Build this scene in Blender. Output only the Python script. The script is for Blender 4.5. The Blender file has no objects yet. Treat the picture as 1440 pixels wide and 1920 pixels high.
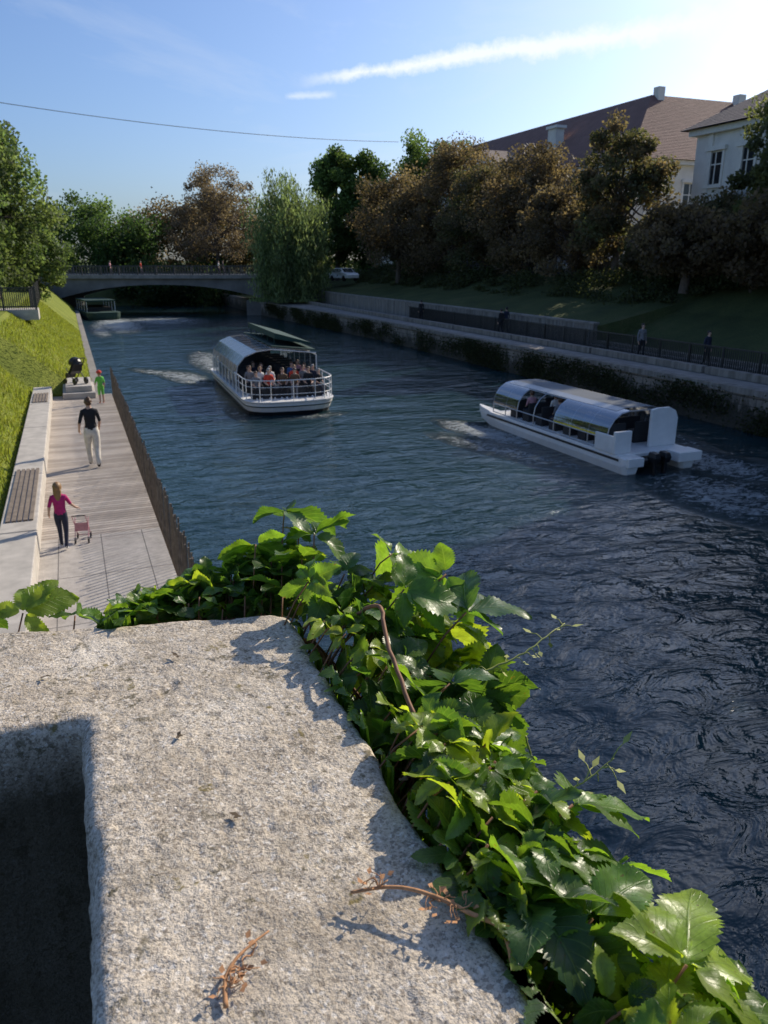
import bpy, math, random
import numpy as np
from mathutils import Vector, Matrix, Euler
random.seed(7); rng=np.random.default_rng(7)
scene=bpy.context.scene
scene.view_settings.view_transform='Standard'
try: scene.view_settings.look='None'
except: pass
scene.view_settings.exposure=0

# World frame: +Y runs down the river, +X is towards the right bank, z=0 is the water.
CAMZ=6.2; YAW=math.radians(21.58)
cy,sy=math.cos(YAW),math.sin(YAW)
def cv(x,y): return (cy*x+sy*y, -sy*x+cy*y)   # view-aligned metres -> river frame

# ---------------------------------------------------------------- helpers
def vnoise(p,seed=0):
    p=np.asarray(p,dtype=np.float64); i=np.floor(p).astype(np.int64); f=p-i; f=f*f*(3-2*f)
    def h(ix,iy,iz):
        n=(ix*73856093)^(iy*19349663)^(iz*83492791)^(seed*2654435761)
        n=n&0xffffffff; n=((n^(n>>13))*1274126177)&0xffffffff; n=(n^(n>>16))&0xffffffff
        return n/4294967295.0*2-1
    r=0
    for dx in (0,1):
        for dy in (0,1):
            for dz in (0,1):
                w=(f[:,0] if dx else 1-f[:,0])*(f[:,1] if dy else 1-f[:,1])*(f[:,2] if dz else 1-f[:,2])
                r=r+w*h(i[:,0]+dx,i[:,1]+dy,i[:,2]+dz)
    return r

def link(o,parent=None):
    scene.collection.objects.link(o)
    if parent is not None: o.parent=parent
    return o
def empty(name,loc=(0,0,0),rz=0):
    o=bpy.data.objects.new(name,None); o.location=loc; o.rotation_euler=(0,0,rz); o.empty_display_size=.1
    return link(o)
def npmesh(name,V,F,mats,mi=None,col=None,uv=None,smooth=False,parent=None):
    V=np.asarray(V,dtype=np.float32); F=np.asarray(F,dtype=np.int32); k=F.shape[1]
    me=bpy.data.meshes.new(name); me.vertices.add(len(V)); me.vertices.foreach_set('co',V.ravel())
    me.loops.add(F.size); me.loops.foreach_set('vertex_index',F.ravel())
    me.polygons.add(len(F)); me.polygons.foreach_set('loop_start',np.arange(0,F.size,k,dtype=np.int32))
    try: me.polygons.foreach_set('loop_total',np.full(len(F),k,dtype=np.int32))
    except Exception: pass
    for m in mats: me.materials.append(m)
    if mi is not None: me.polygons.foreach_set('material_index',np.asarray(mi,dtype=np.int32))
    me.update(calc_edges=True); me.validate()
    if smooth: me.polygons.foreach_set('use_smooth',np.ones(len(F),dtype=bool))
    if col is not None:
        a=me.color_attributes.new('Col','FLOAT_COLOR','POINT'); c=np.ones((len(V),4),dtype=np.float32); c[:,:3]=col
        a.data.foreach_set('color',c.ravel())
    if uv is not None:
        l=me.uv_layers.new(name='UVMap'); l.data.foreach_set('uv',np.asarray(uv,dtype=np.float32)[F.ravel()].ravel())
    return link(bpy.data.objects.new(name,me),parent)

class MB:
    def __init__(s): s.v=[];s.f=[];s.m=[]
    def add(s,vs,fs,mi=0):
        b=len(s.v); s.v+= [tuple(v) for v in vs]; s.f+=[tuple(i+b for i in f) for f in fs]; s.m+=[mi]*len(fs)
    def box(s,x0,x1,y0,y1,z0,z1,mi=0):
        s.add([(x0,y0,z0),(x1,y0,z0),(x1,y1,z0),(x0,y1,z0),(x0,y0,z1),(x1,y0,z1),(x1,y1,z1),(x0,y1,z1)],
              [(0,3,2,1),(4,5,6,7),(0,1,5,4),(1,2,6,5),(2,3,7,6),(3,0,4,7)],mi)
    def tube(s,pts,r,mi=0,n=6,r2=None):
        pts=[Vector(p) for p in pts]; vs=[];fs=[]
        for k,p in enumerate(pts):
            d=(pts[min(k+1,len(pts)-1)]-pts[max(k-1,0)])
            if d.length<1e-9: d=Vector((0,0,1))
            d.normalize(); a=d.orthogonal().normalized() if k==0 else (a-d*a.dot(d)).normalized()
            b=d.cross(a); rr=r if r2 is None else r+(r2-r)*k/(len(pts)-1)
            for j in range(n):
                t=2*math.pi*j/n; vs.append(p+a*math.cos(t)*rr+b*math.sin(t)*rr)
        for k in range(len(pts)-1):
            for j in range(n):
                fs.append((k*n+j,k*n+(j+1)%n,(k+1)*n+(j+1)%n,(k+1)*n+j))
        fs.append(tuple(range(n))[::-1]); fs.append(tuple(range((len(pts)-1)*n,len(pts)*n)))
        s.add(vs,fs,mi)
    def ell(s,c,r,mi=0,nu=10,nv=7,fn=None):
        vs=[];fs=[]
        for i in range(nv+1):
            ph=math.pi*i/nv
            for j in range(nu):
                th=2*math.pi*j/nu; p=[math.sin(ph)*math.cos(th),math.sin(ph)*math.sin(th),math.cos(ph)]
                if fn: p=fn(p)
                vs.append((c[0]+p[0]*r[0],c[1]+p[1]*r[1],c[2]+p[2]*r[2]))
        for i in range(nv):
            for j in range(nu): fs.append((i*nu+j,(i+1)*nu+j,(i+1)*nu+(j+1)%nu,i*nu+(j+1)%nu))
        s.add(vs,fs,mi)
    def loft(s,secs,mi=0,cap=True,closed=True):
        n=len(secs[0]); vs=[p for sec in secs for p in sec]; fs=[]
        for k in range(len(secs)-1):
            for j in range(n if closed else n-1): fs.append((k*n+j,k*n+(j+1)%n,(k+1)*n+(j+1)%n,(k+1)*n+j))
        if cap: fs.append(tuple(range(n))[::-1]); fs.append(tuple(range((len(secs)-1)*n,len(secs)*n)))
        s.add(vs,fs,mi)
    def obj(s,name,mats,parent=None,loc=None,rz=None,smooth=False,bevel=0):
        me=bpy.data.meshes.new(name); me.from_pydata(s.v,[],s.f)
        for m in mats: me.materials.append(m)
        me.polygons.foreach_set('material_index',s.m); me.update(); me.validate()
        o=link(bpy.data.objects.new(name,me),parent)
        if loc is not None: o.location=loc
        if rz is not None: o.rotation_euler=(0,0,rz)
        if smooth: me.polygons.foreach_set('use_smooth',[True]*len(me.polygons))
        if bevel:
            b=o.modifiers.new('b','BEVEL'); b.width=bevel; b.segments=2; b.limit_method='ANGLE'
        return o

# ---------------------------------------------------------------- materials
def nm(name):
    m=bpy.data.materials.new(name); m.use_nodes=True; nt=m.node_tree
    return m,nt,nt.nodes['Principled BSDF']
def N(nt,t,**kw):
    n=nt.nodes.new(t)
    for k,v in kw.items():
        if k.startswith('i_'):
            key=k[2:].replace('_',' ')
            n.inputs[key].default_value=v
        else: setattr(n,k,v)
    return n
def noise(nt,vec,scale,detail=4,rough=.55,dist=0):
    n=N(nt,'ShaderNodeTexNoise'); n.inputs['Scale'].default_value=scale; n.inputs['Detail'].default_value=detail
    n.inputs['Roughness'].default_value=rough; n.inputs['Distortion'].default_value=dist
    if vec is not None: nt.links.new(vec,n.inputs['Vector'])
    return n.outputs['Fac']
def ramp(nt,fac,stops,interp='LINEAR'):
    r=N(nt,'ShaderNodeValToRGB'); r.color_ramp.interpolation=interp; e=r.color_ramp.elements
    while len(e)<len(stops): e.new(.5)
    for k,(p,c) in enumerate(stops):
        e[k].position=p; e[k].color=(c,c,c,1) if isinstance(c,(int,float)) else (*c,1)
    nt.links.new(fac,r.inputs['Fac']); return r.outputs['Color']
def mixc(nt,fac,a,b,mode='MIX'):
    m=N(nt,'ShaderNodeMix',data_type='RGBA',blend_type=mode)
    for inp,val in ((m.inputs[0],fac),(m.inputs[6],a),(m.inputs[7],b)):
        if isinstance(val,(int,float)): inp.default_value=val
        elif isinstance(val,tuple): inp.default_value=(*val,1)
        else: nt.links.new(val,inp)
    return m.outputs[2]
def mth(nt,op,a,b=None,c=None,clamp=False):
    m=N(nt,'ShaderNodeMath',operation=op,use_clamp=clamp)
    for i,v in enumerate((a,b,c)):
        if v is None: continue
        if isinstance(v,(int,float)): m.inputs[i].default_value=v
        else: nt.links.new(v,m.inputs[i])
    return m.outputs[0]
def bump(nt,h,strength,dist,normal=None):
    b=N(nt,'ShaderNodeBump'); b.inputs['Strength'].default_value=strength; b.inputs['Distance'].default_value=dist
    nt.links.new(h,b.inputs['Height'])
    if normal is not None: nt.links.new(normal,b.inputs['Normal'])
    return b.outputs['Normal']
def pos(nt): return N(nt,'ShaderNodeNewGeometry').outputs['Position']
def objc(nt): return N(nt,'ShaderNodeTexCoord').outputs['Object']
def sep(nt,v):
    s=N(nt,'ShaderNodeSeparateXYZ'); nt.links.new(v,s.inputs[0]); return s.outputs
def simple(name,col,rough=.6,metal=0,var=.25,scale=4,bs=0,bd=.01,bsc=40,alpha=None):
    m,nt,b=nm(name); c=objc(nt)
    f=noise(nt,c,scale,5); k=ramp(nt,f,[(.3,1-var),(.7,1+var*.4)])
    nt.links.new(mixc(nt,1.0,tuple(col),k,'MULTIPLY'),b.inputs['Base Color'])
    b.inputs['Roughness'].default_value=rough; b.inputs['Metallic'].default_value=metal
    if bs: nt.links.new(bump(nt,noise(nt,c,bsc,4),bs,bd),b.inputs['Normal'])
    return m
def glassy(name,tint=(.8,.85,.9),g=.35,rough=.08,body=.0):
    m,nt,b=nm(name); out=nt.nodes['Material Output']; nt.nodes.remove(b)
    t=N(nt,'ShaderNodeBsdfTransparent'); t.inputs[0].default_value=(*tint,1)
    gl=N(nt,'ShaderNodeBsdfGlossy'); gl.inputs['Roughness'].default_value=rough; gl.inputs[0].default_value=(.9,.92,.95,1)
    mx=N(nt,'ShaderNodeMixShader'); mx.inputs[0].default_value=g
    nt.links.new(t.outputs[0],mx.inputs[1]); nt.links.new(gl.outputs[0],mx.inputs[2]); last=mx.outputs[0]
    if body:
        d=N(nt,'ShaderNodeBsdfDiffuse'); d.inputs[0].default_value=(.6,.64,.68,1)
        m2=N(nt,'ShaderNodeMixShader'); m2.inputs[0].default_value=body
        nt.links.new(last,m2.inputs[1]); nt.links.new(d.outputs[0],m2.inputs[2]); last=m2.outputs[0]
    nt.links.new(last,out.inputs[0]); return m
def leafmat(name,trans=.45,rough=.6,tcol=1.75):
    m,nt,b=nm(name); out=nt.nodes['Material Output']
    a=N(nt,'ShaderNodeAttribute',attribute_name='Col')
    nt.links.new(a.outputs['Color'],b.inputs['Base Color']); b.inputs['Roughness'].default_value=rough
    b.inputs['Specular IOR Level'].default_value=.25
    t=N(nt,'ShaderNodeBsdfTranslucent'); nt.links.new(mixc(nt,1.0,a.outputs['Color'],(tcol,tcol*1.05,tcol*.65),'MULTIPLY'),t.inputs[0])
    mx=N(nt,'ShaderNodeMixShader'); mx.inputs[0].default_value=trans
    nt.links.new(b.outputs[0],mx.inputs[1]); nt.links.new(t.outputs[0],mx.inputs[2]); nt.links.new(mx.outputs[0],out.inputs[0])
    return m
M_leaf=leafmat('tree_leaf'); M_bark=simple('bark',(.13,.10,.08),.9,var=.4,scale=6,bs=.5,bd=.03,bsc=20)

# concrete of the foreground parapet
def concrete_fg():
    m,nt,b=nm('weathered_concrete'); p=pos(nt)
    base=ramp(nt,noise(nt,p,6,6,.65),[(.3,(.50,.425,.33)),(.55,(.65,.565,.45)),(.75,(.76,.68,.56))])
    grain=ramp(nt,noise(nt,p,300,3,.8),[(.36,.42),(.46,.92),(.66,1.12)])
    c=mixc(nt,1.0,base,grain,'MULTIPLY')
    v=N(nt,'ShaderNodeTexVoronoi'); v.inputs['Scale'].default_value=300; nt.links.new(p,v.inputs['Vector'])
    vc=sep(nt,v.outputs['Color'])[0]
    c=mixc(nt,ramp(nt,vc,[(.87,0),(.91,.6)]),c,(.20,.165,.13))
    c=mixc(nt,ramp(nt,vc,[(.05,.6),(.09,0)]),c,(.82,.77,.69))
    po=mth(nt,'MULTIPLY',ramp(nt,noise(nt,p,110,4,.7),[(.53,0),(.61,1)]),ramp(nt,noise(nt,p,7,5,.7),[(.40,.15),(.6,1)]))
    c=mixc(nt,mth(nt,'MULTIPLY',po,.7),c,(.17,.14,.10))
    pat=ramp(nt,noise(nt,p,9,8,.78),[(.50,0),(.66,.62)])
    c=mixc(nt,pat,c,(.27,.225,.165))
    l1=noise(nt,p,32,5,.75); l2=noise(nt,p,5.5,2)
    lm=mth(nt,'MULTIPLY',ramp(nt,l1,[(.57,0),(.63,1)]),ramp(nt,l2,[(.42,0),(.56,1)]))
    c=mixc(nt,mth(nt,'MULTIPLY',lm,.8),c,(.09,.08,.045))
    v2=N(nt,'ShaderNodeTexVoronoi'); v2.inputs['Scale'].default_value=15
    nt.links.new(mixc(nt,.04,p,N(nt,'ShaderNodeTexNoise',i_Scale=70.0).outputs['Color'],'LINEAR_LIGHT'),v2.inputs['Vector'])
    s1=ramp(nt,v2.outputs['Distance'],[(.12,1),(.20,0)]); s2=ramp(nt,sep(nt,v2.outputs['Color'])[1],[(.62,0),(.66,.8)])
    c=mixc(nt,mth(nt,'MULTIPLY',mth(nt,'MULTIPLY',s1,s2),ramp(nt,noise(nt,p,120,3),[(.4,.3),(.55,1)])),c,(.17,.135,.04))
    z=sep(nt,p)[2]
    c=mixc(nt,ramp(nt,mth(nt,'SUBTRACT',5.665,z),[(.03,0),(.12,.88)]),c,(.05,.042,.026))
    nt.links.new(c,b.inputs['Base Color']); b.inputs['Roughness'].default_value=.95
    b.inputs['Specular IOR Level'].default_value=.06
    h=mth(nt,'ADD',noise(nt,p,330,3,.65),mth(nt,'MULTIPLY',noise(nt,p,120,4,.6),1.4))
    nt.links.new(bump(nt,h,.85,.0024),b.inputs['Normal'])
    return m
M_wall=concrete_fg()

def grassmat(name,a,bc,c2):
    m,nt,b=nm(name); p=pos(nt)
    c=ramp(nt,noise(nt,p,.5,6,.65),[(.3,a),(.55,bc),(.75,c2)])
    c=mixc(nt,1.0,c,ramp(nt,noise(nt,p,14,5,.7),[(.3,.6),(.7,1.25)]),'MULTIPLY')
    nt.links.new(c,b.inputs['Base Color']); b.inputs['Roughness'].default_value=.9; b.inputs['Specular IOR Level'].default_value=.15
    nt.links.new(bump(nt,noise(nt,p,16,5,.7),.8,.08),b.inputs['Normal']); return m
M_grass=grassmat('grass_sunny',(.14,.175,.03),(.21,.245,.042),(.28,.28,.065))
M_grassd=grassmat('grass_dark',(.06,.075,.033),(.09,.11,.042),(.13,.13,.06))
M_conc=simple('light_concrete',(.50,.46,.405),.85,var=.25,scale=3,bs=.3,bd=.01,bsc=50)
M_concd=simple('grey_concrete',(.27,.25,.225),.85,var=.35,scale=1.5,bs=.3,bd=.02,bsc=20)
M_concb=simple('bridge_concrete',(.20,.19,.18),.9,var=.35,scale=.6,bs=.3,bd=.02,bsc=8)
M_asph=simple('asphalt',(.06,.06,.06),.9)
M_white=simple('white_paint',(.80,.79,.76),.35,var=.08)
M_dkmet=simple('dark_metal',(.05,.05,.05),.45,.6)
M_rail=simple('rail_steel',(.05,.05,.048),.5,.3)
M_green=simple('green_paint',(.018,.055,.042),.75,var=.2)
M_black=simple('black_rubber',(.012,.012,.014),.4,var=.2)
M_wood=simple('slat_wood',(.24,.19,.145),.8,var=.45,scale=10)
M_post=simple('fence_post_wood',(.19,.15,.115),.75,var=.5,scale=9)

def deckmat():
    m,nt,b=nm('deck_planks'); p=pos(nt); s=sep(nt,p)
    y=mth(nt,'DIVIDE',s[1],.145); fr=mth(nt,'FRACT',y); fl=mth(nt,'FLOOR',y)
    wn=N(nt,'ShaderNodeTexWhiteNoise',noise_dimensions='1D'); nt.links.new(fl,wn.inputs['W'])
    tone=ramp(nt,wn.outputs['Value'],[(0,(.38,.32,.26)),(1,(.56,.485,.405))])
    mp=N(nt,'ShaderNodeMapping'); mp.inputs['Scale'].default_value=(1.5,25,1); nt.links.new(p,mp.inputs[0])
    c=mixc(nt,1.0,tone,ramp(nt,noise(nt,mp.outputs[0],3,5),[(.3,.75),(.7,1.15)]),'MULTIPLY')
    c=mixc(nt,1.0,c,ramp(nt,noise(nt,p,1.1,4),[(.3,.8),(.7,1.1)]),'MULTIPLY')
    gap=mth(nt,'LESS_THAN',fr,.13); c=mixc(nt,gap,c,(.05,.045,.04))
    nt.links.new(c,b.inputs['Base Color']); b.inputs['Roughness'].default_value=.75
    nt.links.new(bump(nt,gap,-.5,.01),b.inputs['Normal']); return m
M_deck=deckmat()
def slabmat():
    m,nt,b=nm('paving_slabs'); p=pos(nt); s=sep(nt,p)
    fy=mth(nt,'LESS_THAN',mth(nt,'FRACT',mth(nt,'DIVIDE',mth(nt,'ADD',s[1],.4),1.9)),.012)
    fx=mth(nt,'LESS_THAN',mth(nt,'FRACT',mth(nt,'DIVIDE',mth(nt,'ADD',s[0],5.2),.75)),.022)
    c=mixc(nt,1.0,ramp(nt,noise(nt,p,1.2,6,.6),[(.3,(.39,.35,.305)),(.7,(.52,.475,.42))]),ramp(nt,noise(nt,p,45,3),[(.3,.85),(.7,1.1)]),'MULTIPLY')
    c=mixc(nt,1.0,c,ramp(nt,noise(nt,p,5,5,.7),[(.35,.8),(.6,1.05)]),'MULTIPLY')
    c=mixc(nt,mth(nt,'MAXIMUM',fy,fx),c,(.13,.12,.11)); nt.links.new(c,b.inputs['Base Color']); b.inputs['Roughness'].default_value=.85
    return m
M_slab=slabmat()
def quaymat():
    m,nt,b=nm('quay_stone'); p=pos(nt); s=sep(nt,p)
    br=N(nt,'ShaderNodeTexBrick'); br.inputs['Scale'].default_value=1.0
    cb=N(nt,'ShaderNodeCombineXYZ'); nt.links.new(s[1],cb.inputs[0]); nt.links.new(s[2],cb.inputs[1]); nt.links.new(cb.outputs[0],br.inputs['Vector'])
    br.inputs['Brick Width'].default_value=.8; br.inputs['Row Height'].default_value=.32; br.inputs['Mortar Size'].default_value=.02
    br.inputs['Color1'].default_value=(.26,.22,.18,1); br.inputs['Color2'].default_value=(.35,.30,.245,1); br.inputs['Mortar'].default_value=(.14,.12,.10,1)
    mp=N(nt,'ShaderNodeMapping'); mp.inputs['Scale'].default_value=(1,1.6,.5); nt.links.new(p,mp.inputs[0])
    st=mth(nt,'ADD',noise(nt,mp.outputs[0],1.1,7,.75),mth(nt,'MULTIPLY',mth(nt,'SUBTRACT',.85,s[2]),.22))
    c=mixc(nt,ramp(nt,st,[(.44,0),(.57,.9)]),br.outputs['Color'],(.05,.045,.03))
    nt.links.new(c,b.inputs['Base Color']); b.inputs['Roughness'].default_value=.9
    nt.links.new(bump(nt,noise(nt,p,3,6,.7),.8,.2),b.inputs['Normal']); return m
M_quay=quaymat()
def retmat():
    m,nt,b=nm('streaked_concrete'); p=pos(nt)
    mp=N(nt,'ShaderNodeMapping'); mp.inputs['Scale'].default_value=(1,2.2,.25); nt.links.new(p,mp.inputs[0])
    c=ramp(nt,noise(nt,mp.outputs[0],1.6,7,.7),[(.3,(.10,.088,.07)),(.5,(.22,.195,.165)),(.7,(.33,.30,.26))])
    nt.links.new(c,b.inputs['Base Color']); b.inputs['Roughness'].default_value=.9; nt.links.new(bump(nt,noise(nt,p,6,5),.5,.05),b.inputs['Normal']); return m
M_ret=retmat()
M_plaster=simple('cream_plaster',(.80,.75,.65),.9,var=.15,scale=1)
M_plaster2=simple('grey_plaster',(.78,.75,.69),.9,var=.15,scale=1)
M_trim=simple('stone_trim',(.80,.77,.70),.8,var=.1)
M_glass=simple('window_glass',(.03,.035,.04),.08,var=.2)
def roofmat(name,a,bb):
    m,nt,b=nm(name); p=pos(nt)
    c=ramp(nt,noise(nt,p,1.2,6,.7),[(.3,a),(.7,bb)])
    w=N(nt,'ShaderNodeTexWave',wave_type='BANDS',bands_direction='Z'); w.inputs['Scale'].default_value=2.2; w.inputs['Distortion'].default_value=.6; nt.links.new(p,w.inputs[0])
    c=mixc(nt,.35,c,w.outputs['Color'],'MULTIPLY'); nt.links.new(c,b.inputs['Base Color']); b.inputs['Roughness'].default_value=.85
    nt.links.new(bump(nt,w.outputs['Fac'],.5,.08),b.inputs['Normal']); return m
M_roof=roofmat('red_roof_tiles',(.165,.08,.06),(.25,.13,.10)); M_roof2=roofmat('brown_roof_tiles',(.15,.11,.092),(.23,.17,.14))

def watermat():
    m,nt,b=nm('river_water'); p=pos(nt); s=sep(nt,p)
    mp=N(nt,'ShaderNodeMapping'); mp.inputs['Rotation'].default_value=(0,0,math.radians(-20)); mp.inputs['Scale'].default_value=(.7,1.3,1); nt.links.new(p,mp.inputs[0]); q=mp.outputs[0]
    big=noise(nt,q,.33,3,.5,.6); mid=noise(nt,q,1.4,4,.55,.8); fine=noise(nt,q,5.5,3,.55,.5)
    foam=None
    def blob(x,y,rx,ry,ang,amp):
        c,s_=math.cos(ang),math.sin(ang)
        dx=mth(nt,'SUBTRACT',s[0],x); dy=mth(nt,'SUBTRACT',s[1],y)
        u=mth(nt,'ADD',mth(nt,'MULTIPLY',dx,c/rx),mth(nt,'MULTIPLY',dy,s_/rx)); v=mth(nt,'ADD',mth(nt,'MULTIPLY',dx,-s_/ry),mth(nt,'MULTIPLY',dy,c/ry))
        r=mth(nt,'ADD',mth(nt,'MULTIPLY',u,u),mth(nt,'MULTIPLY',v,v))
        return mth(nt,'MULTIPLY',mth(nt,'SUBTRACT',1.0,r,clamp=True),amp)
    for a in [(5.6,44.5,1.4,4.6,0.2,.85),(4.4,47,1.0,3.5,.5,.7),(8.4,50,2.0,9,0,.85),(14.2,25.4,1.1,3.6,.18,1.1),(13.3,22.5,1.0,4.2,.3,.8),(18.8,18.4,1.5,2.6,0,1.0),(16.4,15.5,2.1,3.6,0,.85),(19.5,14,1.2,5,-.2,.75),(20.5,24,.8,5,-.1,.5),(9.0,30.9,2.2,.6,.1,.5),(6.1,32.5,.5,2.4,0,.55),(4.5,86,3.0,14,0,1.1),(9,90,6,9,0,.85),(2.5,80,1.2,12,0,.8)]:
        q2=blob(*a); foam=q2 if foam is None else mth(nt,'MAXIMUM',foam,q2)
    fn=noise(nt,q,2.6,8,.78,1.6)
    fv=mth(nt,'ADD',mth(nt,'MULTIPLY',foam,.8),mth(nt,'MULTIPLY',mth(nt,'SUBTRACT',fn,.5),3.2))
    fm=mth(nt,'MULTIPLY',ramp(nt,fv,[(.36,0),(1.0,.85)]),mth(nt,'MULTIPLY',foam,3.0,clamp=True))
    deep=ramp(nt,noise(nt,p,.12,3),[(.3,(.010,.030,.038)),(.7,(.016,.045,.050))])
    nt.links.new(mixc(nt,fm,deep,(.66,.72,.74)),b.inputs['Base Color'])
    nt.links.new(mth(nt,'ADD',mth(nt,'MULTIPLY',fm,.5),.09),b.inputs['Roughness'])
    b.inputs['IOR'].default_value=1.33; b.inputs['Specular IOR Level'].default_value=.6
    n1=bump(nt,big,1.0,.27); n2=bump(nt,mid,1.0,.125,n1); n3=bump(nt,fine,1.0,.016,n2)
    n4=bump(nt,mth(nt,'MULTIPLY',foam,fn),.9,.4,n3)
    nt.links.new(n4,b.inputs['Normal']); return m
M_water=watermat()

# ---------------------------------------------------------------- water, land
mb=MB(); mb.add([(-30,-40,0),(60,-40,0),(60,135,0),(-30,135,0)],[(0,1,2,3)]); mb.obj('river_water',[M_water])
mb=MB(); mb.add([(-3000,-3000,-1.5),(3000,-3000,-1.5),(3000,4000,-1.5),(-3000,4000,-1.5)],[(0,1,2,3)]); mb.obj('ground',[M_grassd])

def loft_land(name,sects,mat,sub=1):
    mb=MB(); n=len(sects[0][1]); vs=[];fs=[]
    for y,pts in sects:
        for (x,z) in pts: vs.append((x,y,z))
    for k in range(len(sects)-1):
        for j in range(n-1): fs.append((k*n+j,k*n+j+1,(k+1)*n+j+1,(k+1)*n+j))
    mb.add(vs,fs); o=mb.obj(name,[mat]); return o
LA=[(-2500,5.5),(-60,4.4),(-12,4.2),(-4.6,3.9),(-3.1,2.65),(-1.66,1.38),(-1.64,-1.2)]
LB=[(-2500,5.5),(-60,4.4),(-12,4.2),(-3.0,3.8),(-1.3,2.4),(.62,.62),(.8,-1.2)]
loft_land('grass_bank',[(1.3,LA),(33,LA),(34.5,LB),(60,LB),(128,LB)],M_grass)
def qx(s): return 23.5 if s<60 else 23.5-2.0*min(1,(s-60)/32)
def RS(s,zr): 
    a=qx(s); return [(a+.35,1.58),(27.6,1.6),(27.62,zr),(29,zr+.25),(33,zr*.45+2.6),(36.5,5.15),(60,5.25),(2500,7)]
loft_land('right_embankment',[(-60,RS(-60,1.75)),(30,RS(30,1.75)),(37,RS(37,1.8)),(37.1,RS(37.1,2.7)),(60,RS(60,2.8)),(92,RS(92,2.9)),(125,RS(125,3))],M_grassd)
mb=MB(); mb.box(37,41.5,-60,96,5.0,5.262); mb.obj('street_asphalt',[M_asph])
o=loft_land('promenade_paving',[(y,[(qx(y)+.3,1.59),(qx(y)+.36,1.615),(27.3,1.625)]) for y in (-60,0,30,60,92,100)],M_concd)
mb=MB()
for y0,y1 in ((-60,60),(60,92),(92,126)):
    a0,a1=qx(y0),qx(y1)
    mb.add([(a0,y0,-1.4),(a1,y1,-1.4),(a1+.1,y1,1.38),(a0+.1,y0,1.38)],[(0,1,2,3)],0)
    mb.add([(a0-.04,y0,1.38),(a1-.04,y1,1.38),(a1-.04,y1,1.62),(a0-.04,y0,1.62),(a1+.42,y1,1.62),(a0+.42,y0,1.62),(a0+.1,y0,1.38),(a1+.1,y1,1.38)],[(0,1,2,3),(3,2,4,5),(6,7,1,0)],1)
mb.obj('quay_wall',[M_quay,M_ret])
Rq=np.random.default_rng(77); n=32000; yc=Rq.uniform(2,92,110); zc=Rq.uniform(.3,1.3,110); k=Rq.integers(0,110,n)
yy=yc[k]+Rq.normal(0,.7,n); zz=np.clip(zc[k]+Rq.normal(0,.28,n)-.25*Rq.random(n),.05,1.5); xx=np.interp(yy,[0,60,92],[23.5,23.5,21.5])-.03-Rq.random(n)*.14
P=np.stack([xx,yy,zz],1); th=Rq.normal(size=(n,3)); th/=np.linalg.norm(th,axis=1,keepdims=True); u=np.cross(th,Rq.normal(size=(n,3))); u/=np.linalg.norm(u,axis=1,keepdims=True)
V=np.stack([P-th*.06,P+u*.045,P+th*.06,P-u*.045],1).reshape(-1,3); c=np.array([.045,.05,.022])*(.6+.9*Rq.random((n,1)))
npmesh('quay_ivy',V,np.arange(4*n).reshape(-1,4),[M_leaf],col=np.repeat(c,4,0))
mb=MB(); mb.box(27.35,27.6,37,96,1.5,2.82,0); mb.box(27.3,27.7,36.95,96,2.824,2.93,1)
for k in range(38): mb.box(27.32,27.35,37.3+k*1.55,37.42+k*1.55,1.63,2.82,1)
mb.obj('retaining_wall',[M_ret,M_concd])
mb=MB(); mb.box(26.75,27.29,-20,36.9,1.60,1.79); mb.box(27.29,27.8,-20,36.9,1.60,1.96); mb.obj('promenade_steps',[M_ret],bevel=.02)
mb=MB()
for k in range(12): mb.box(24.95,25.3,-6+k*8,-6+k*8+7.8,1.628,1.93)
mb.obj('concrete_ledge',[M_ret],bevel=.02)
mb=MB()
for k in range(470):
    y=4+k*.12; mb.box(26.1,26.14,y,y+.034,1.62,2.62)
mb.box(26.09,26.15,4,60.5,2.62,2.68); mb.box(26.1,26.14,4,60.5,1.75,1.79)
for k in range(29): mb.box(26.08,26.16,4+k*2,4.07+k*2,1.62,2.70)
mb.obj('promenade_railing',[M_rail])
mb=MB()
for k in range(420):
    y=5+k*.2; mb.box(36.75,36.78,y,y+.03,5.15,6.1)
mb.box(36.74,36.79,5,89,6.1,6.15); mb.box(36.75,36.78,5,89,5.3,5.33); mb.obj('street_railing',[M_rail])
mb=MB(); mb.add([(-2500,128,4.3),(-3,128,4.3),(32,122,4.3),(2500,122,4.3),(2500,4000,9),(-2500,4000,9)],[(0,1,2,3,4,5)]); 
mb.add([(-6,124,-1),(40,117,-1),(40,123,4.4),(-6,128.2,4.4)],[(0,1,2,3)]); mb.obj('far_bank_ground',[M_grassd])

# ---------------------------------------------------------------- left promenade
mb=MB(); mb.box(-1.06,1.16,15,32.4,-1,1.2,0); mb.obj('boardwalk',[M_deck])
mb=MB(); mb.box(-1.06,1.16,1.3,14.996,-1,1.2,0); mb.obj('promenade_pavement',[M_slab])
E=empty('long_bench'); mb=MB()
for y0,y1 in ((1.4,9.9),(10,14.4),(14.42,18.6),(18.62,24.2),(24.22,28.4),(28.42,32.3)):
    mb.box(-1.64,-1.0,y0,y1-.02,1.0,1.62)
mb.obj('bench_base',[M_conc],E,bevel=.02)
mb=MB()
for y0,y1 in ((15.0,19.0),(28.6,30.6)):
    for k in range(5): mb.box(-1.55+k*.10,-1.48+k*.10,y0,y1,1.622,1.652)
mb.obj('seat_slats',[M_wood],E)
mb=MB()
for k in range(220):
    y=4.2+k*.128; l=random.uniform(-.03,.03); t=random.uniform(-.015,.015)
    mb.tube([(1.19,y,.75),(1.21+l,y+t,2.22+random.uniform(-.06,.06))],.016,0,5)
mb.box(1.165,1.185,4,32.4,.85,.93); mb.obj('boardwalk_fence',[M_post])
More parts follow.
